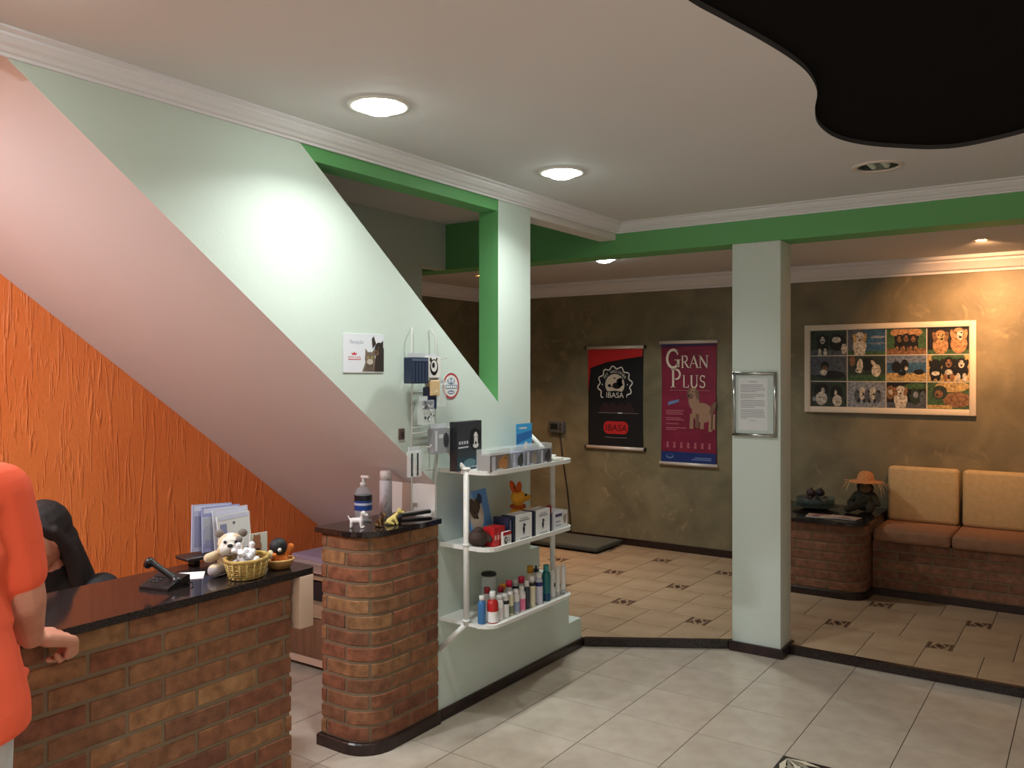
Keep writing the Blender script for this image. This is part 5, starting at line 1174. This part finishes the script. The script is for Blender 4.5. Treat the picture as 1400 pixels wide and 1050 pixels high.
# ================================================================= PEOPLE
def hand_prims(q, wrist, fwd, up, side, s=1.0, curl=.6, point=False):
    """palm and five fingers; side points to the thumb"""
    f_, u_, s_ = Vector(fwd).normalized(), Vector(up).normalized(), Vector(side).normalized(); w = Vector(wrist)
    for k in range(4):
        o = s_*(.027-.018*k)*s
        q.cap(w+f_*.012*s+o*.7, w+f_*.082*s+o, .0155*s, .0135*s, 10)
    lens = (.046,.052,.048,.037)
    for k in range(4):
        base = w+f_*.088*s+s_*(.029-.0195*k)*s; L_ = lens[k]*s; c = curl*(1+.25*k)
        if point and k == 0: c = .15
        d = f_; p = base; r = .0092*s
        for j in range(3):
            ang = c*(j+.6)
            d = (f_*math.cos(ang) - u_*math.sin(ang)).normalized(); p2 = p+d*L_*(.95,.66,.5)[j]*.8
            q.cap(p, p2, r, r*.93, 10); p = p2; r *= .93
    t0 = w+f_*.03*s+s_*.026*s; d1 = (f_*.75+s_*.55-u_*.25).normalized(); t1 = t0+d1*.042*s; d2 = (f_*.95+s_*.05-u_*.3).normalized(); t2 = t1+d2*.032*s
    q.cap(t0, t1, .0135*s, .011*s, 10); q.cap(t1, t2, .0105*s, .009*s, 10)
    return t2, d2

# ---- man in orange at the counter, facing it
MO = Vector((-2.005, .735, 0))
mn = thing('person', 'person in an orange shirt and pale trousers leaning at the counter', 'person', MO)
def MP(f_, r, z): return MO+Vector((-f_, r, z))
q = MB()
q.ell(MP(.03,0,1.605), (.098,.076,.118), 16); q.ell(MP(.055,0,1.535), (.068,.058,.058)); q.cap(MP(.118,0,1.615), MP(.136,0,1.585), .010, .014); q.ell(MP(.112,0,1.545), (.014,.026,.010))
for s_ in (-1,1): q.ell(MP(.01,s_*.078,1.60), (.022,.010,.032))
q.cap(MP(-.012,0,1.40), MP(.012,0,1.53), .060, .054)
q.ell(MP(0,0,1.25), (.105,.16,.20)); q.ell(MP(.015,0,1.06), (.105,.15,.18)); q.ell(MP(0,0,.92), (.11,.16,.13))
for s_ in (-1,1):
    q.cap(MP(0,s_*.085,.90), MP(.015,s_*.095,.50), .078, .055); q.cap(MP(.015,s_*.095,.50), MP(-.01,s_*.10,.09), .053, .038); q.cap(MP(-.03,s_*.10,.05), MP(.12,s_*.105,.04), .045, .034)
WR_ = Vector((-2.105,1.010,.998))
q.cap(MP(0,.165,1.375), MP(-.015,.205,1.125), .058, .046); q.cap(MP(-.015,.205,1.125), WR_, .046, .028); q.cap(WR_, WR_+Vector((-.012,.016,-.006)), .027, .024)
hf, hu, hs = Vector((-.42,.86,-.30)), Vector((.10,.35,.92)), Vector((-.88,-.35,.25))
hf.normalize(); hs = (hs-hf*hs.dot(hf)).normalized(); hu = hs.cross(hf).normalized()
if hu.z < 0: hu = -hu
tt, td = hand_prims(q, WR_+Vector((-.012,.016,-.006)), hf, hu, hs, 1.2, .95, True)
WL_ = Vector((-2.125,.52,1.005)); q.cap(MP(0,-.165,1.375), MP(-.02,-.235,1.12), .058, .046); q.cap(MP(-.02,-.235,1.12), WL_, .046, .028)
hand_prims(q, WL_, (-.9,.2,-.25), (-.25,0,.97), (0,1,0), 1.0, .35)
org('body', q, .0042, M_skin, mn, smooth=3)
q = MB()
q.ell(MP(-.012,0,1.355), (.100,.178,.085)); q.ell(MP(-.002,0,1.25), (.128,.180,.19)); q.ell(MP(.0,.0,1.10), (.140,.186,.20)); q.lathe([(.001,-.03),(.96,-.03),(1,-.02),(.99,.03),(.90,.12),(.80,.20),(.66,.30),(.001,.34)], MP(-.012,.006,.885), 28, sx=.158, sy=.206)
for k_, (yy, zz) in enumerate(((.15,1.02),(.17,.96),(.12,1.08),(.14,.93))): q.cap(MP(-.10,yy-.06,zz+.02), MP(-.02,yy+.035,zz), .018, .012)
for s_ in (-1,1):
    e = MP(-.014,.203,1.135) if s_ > 0 else MP(-.018,-.228,1.135)
    q.cap(MP(-.005,s_*.155,1.382), MP(-.010,s_*.178,1.27), .069, .067); q.cap(MP(-.010,s_*.178,1.27), e.lerp(MP(-.01,s_*.178,1.27), .42), .066, .062)
q.cap(MP(-.02,-.05,1.42), MP(-.02,.05,1.42), .055); q.cap(MP(-.012,0,1.40), MP(-.008,0,1.45), .070, .068)
org('shirt', q, .007, M_shirt, mn, smooth=6)
q = MB()
q.ell(MP(0,0,.86), (.132,.172,.13))
for s_ in (-1,1): q.cap(MP(0,s_*.088,.84), MP(.012,s_*.096,.48), .096, .080); q.cap(MP(.012,s_*.096,.48), MP(-.008,s_*.10,.10), .080, .070)
org('trousers', q, .009, M_trous, mn, smooth=5)
for s_ in (-1,1):
    q = MB(); q.cap(MP(-.045,s_*.10,.042), MP(.135,s_*.106,.038), .048, .038); q.cap(MP(-.01,s_*.10,.05), MP(-.008,s_*.10,.10), .05, .045); org('shoe', q, .008, f(70,60,54,.6), mn, smooth=3, matfn=None)
q = MB(); q.ell(MP(.008,0,1.632), (.100,.082,.104), 16); q.ell(MP(-.035,0,1.58), (.062,.076,.085)); org('hair', q, .006, M_hair, mn, smooth=2)
for s_ in (-1,1): MB().ell(MP(.116,s_*.032,1.605), .011, 10).build('eye', f(60,40,30,.3), mn); MB().cap(MP(.118,s_*.020,1.632), MP(.110,s_*.048,1.632), .005, n=8).build('eyebrow', M_hair, mn)
mk = MB(); mk.ell(tt+td*.006, (.007,.005,.003), 10); mk.build('thumb_nail', f(226,200,190,.4), mn)

mn.scale = (1, 1, .967)
# ---- receptionist seated behind the counter, looking down to the left
WO = Vector((-2.98, 1.50, 0)); Fd = Vector((.50,-.866,0)); Rd = Vector((Fd.y,-Fd.x,0))
wm = thing('person', 'seated person with long dark hair and black jacket behind the counter', 'person', WO)
def WP(f_, r, z): return WO+Fd*f_+Rd*r+Vector((0,0,z))
Hd = Vector((.20,-.98,0)).normalized(); Hr = Vector((Hd.y,-Hd.x,0))
HR = Matrix((Hd, -Hr, Vector((0,0,1)))).transposed() @ Matrix.Rotation(.38, 3, 'Y')     # columns: face direction, left, up; tilted down
HC = WP(.04,.012,1.035)
def HP(x, y, z): return HC + HR @ Vector((x,y,z))
q = MB()
q.ell(HC, (.088,.070,.105), 16, R=HR); q.ell(HP(.032,0,-.062), (.052,.048,.046), R=HR); q.cap(HP(.080,0,.012), HP(.100,0,-.020), .008, .013); q.ell(HP(.078,0,-.052), (.012,.023,.006), R=HR); q.ell(HP(.076,0,-.064), (.012,.020,.007), R=HR); q.ell(HP(.066,0,-.092), (.020,.022,.018), R=HR)
for s_ in (-1,1): q.ell(HP(-.005,s_*.070,-.008), (.018,.008,.026), R=HR); q.ell(HP(.066,s_*.033,-.022), (.024,.024,.024))
q.cap(WP(-.03,0,.85), HP(-.01,0,-.06), .05, .046)
q.ell(WP(-.05,0,.72), (.085,.125,.15), R=Matrix((Fd,-Rd,Vector((0,0,1)))).transposed()); q.ell(WP(-.03,0,.52), (.13,.15,.12), R=Matrix((Fd,-Rd,Vector((0,0,1)))).transposed())
for s_ in (-1,1):
    q.cap(WP(0,s_*.085,.50), WP(.36,s_*.10,.50), .075, .055); q.cap(WP(.36,s_*.10,.50), WP(.34,s_*.10,.08), .052, .038); q.cap(WP(.32,s_*.10,.045), WP(.46,s_*.10,.035), .04, .03)
    q.cap(WP(-.04,s_*.15,.84), WP(.04,s_*.20,.63), .045, .038); q.cap(WP(.04,s_*.20,.63), WP(.26,s_*.10,.665), .036, .024)
    hand_prims(q, WP(.265,s_*.098,.667), Fd-Rd*.3*s_, (0,0,1), -Rd*s_, .9, .4)
org('body', q, .0045, M_skin, wm, smooth=3)
q = MB(); BR = Matrix((Fd,-Rd,Vector((0,0,1)))).transposed()
q.ell(WP(-.05,0,.70), (.115,.160,.20), R=BR); q.ell(WP(-.05,0,.83), (.085,.165,.075), R=BR); q.ell(WP(-.03,0,.54), (.15,.175,.14), R=BR); q.cap(WP(-.035,0,.84), WP(-.015,0,.91), .062, .056)
for s_ in (-1,1): q.cap(WP(-.045,s_*.155,.835), WP(.04,s_*.205,.63), .066, .056); q.cap(WP(.04,s_*.205,.63), WP(.235,s_*.115,.662), .054, .040)
org('jacket', q, .007, M_jacket, wm, smooth=5)
q = MB()
for s_ in (-1,1): q.cap(WP(0,s_*.088,.50), WP(.365,s_*.10,.50), .088, .070); q.cap(WP(.365,s_*.10,.50), WP(.345,s_*.10,.10), .068, .055)
org('trousers', q, .009, f(40,40,52,.8), wm, smooth=4)
q = MB()
q.ell(HP(-.026,0,.024), (.092,.080,.102), 16, R=HR); q.ell(HP(-.045,0,-.03), (.062,.082,.10), R=HR)
for s_ in (-1,1):
    q.cap(HP(-.005,s_*.070,.03), HP(-.03,s_*.078,-.07), .020, .024); q.cap(HP(-.03,s_*.078,-.07), WP(-.02,-s_*.10,.80), .026, .030); q.cap(HP(.04,s_*.036,.085), HP(.0,s_*.070,.03), .016, .016)
q.cap(HP(-.06,0,-.04), WP(-.11,0,.78), .062, .058); q.cap(HP(-.05,.05,-.05), WP(-.08,-.10,.80), .04, .04); q.cap(HP(-.05,-.05,-.05), WP(-.08,.10,.80), .04, .04)
org('hair', q, .0055, M_hair, wm, smooth=3)
for s_ in (-1,1): MB().ell(HP(.080,s_*.030,.004), (.008,.014,.006), 10, R=HR).build('eyelid', f(96,60,52,.5), wm); MB().cap(HP(.086,s_*.016,.026), HP(.076,s_*.046,.026), .0045, n=8).build('eyebrow', M_hair, wm)
MB().ell(HP(.090,0,-.056), (.004,.018,.007), 10, R=HR).build('lips', f(150,82,76,.5), wm)
# office chair under her
oc = thing('office_chair', 'black office chair beneath the seated receptionist', 'chair', WO)
MB().rbox(-.22,.22,-.22,.22,.36,.42,.025).build('seat', f(30,30,32,.8), oc, world=False).rotation_euler = (0,0,math.atan2(Fd.y,Fd.x))
o = MB().rbox(-.29,-.25,-.20,.20,.50,.80,.018).build('backrest', f(30,30,32,.8), oc, world=False); o.rotation_euler = (0,0,math.atan2(Fd.y,Fd.x))
o = MB().rbox(-.275,-.262,-.03,.03,.37,.55,.004).build('back_support', M_dark, oc, world=False); o.rotation_euler = (0,0,math.atan2(Fd.y,Fd.x))
MB().tube([(0,0,.06),(0,0,.36)], .025, 12).build('gas_lift', M_dark, oc, world=False)
for k in range(5):
    a = 2*PI*k/5+.4; MB().tube([(0,0,.09),(.24*math.cos(a),.24*math.sin(a),.065)], [.022,.014], 8).build('foot_arm', M_dark, oc, world=False); MB().ell((.24*math.cos(a),.24*math.sin(a),.028), (.026,.026,.028)).build('caster', M_blackp, oc, world=False)
# her work surface inside the counter
dk_ = thing('inner_desk', 'low writing surface on the staff side of the brick counter', 'desk', (-2.55, 1.0, 0))
MB().rbox(-2.80,-2.36,.30,1.88,.60,.625,.004).build('worktop', M_woodl, dk_)
for y in (.30,1.855): MB().box(-2.78,-2.36,y,y+.02,0,.60).build('side_panel', M_woodl, dk_)
bpy.context.view_layer.update()
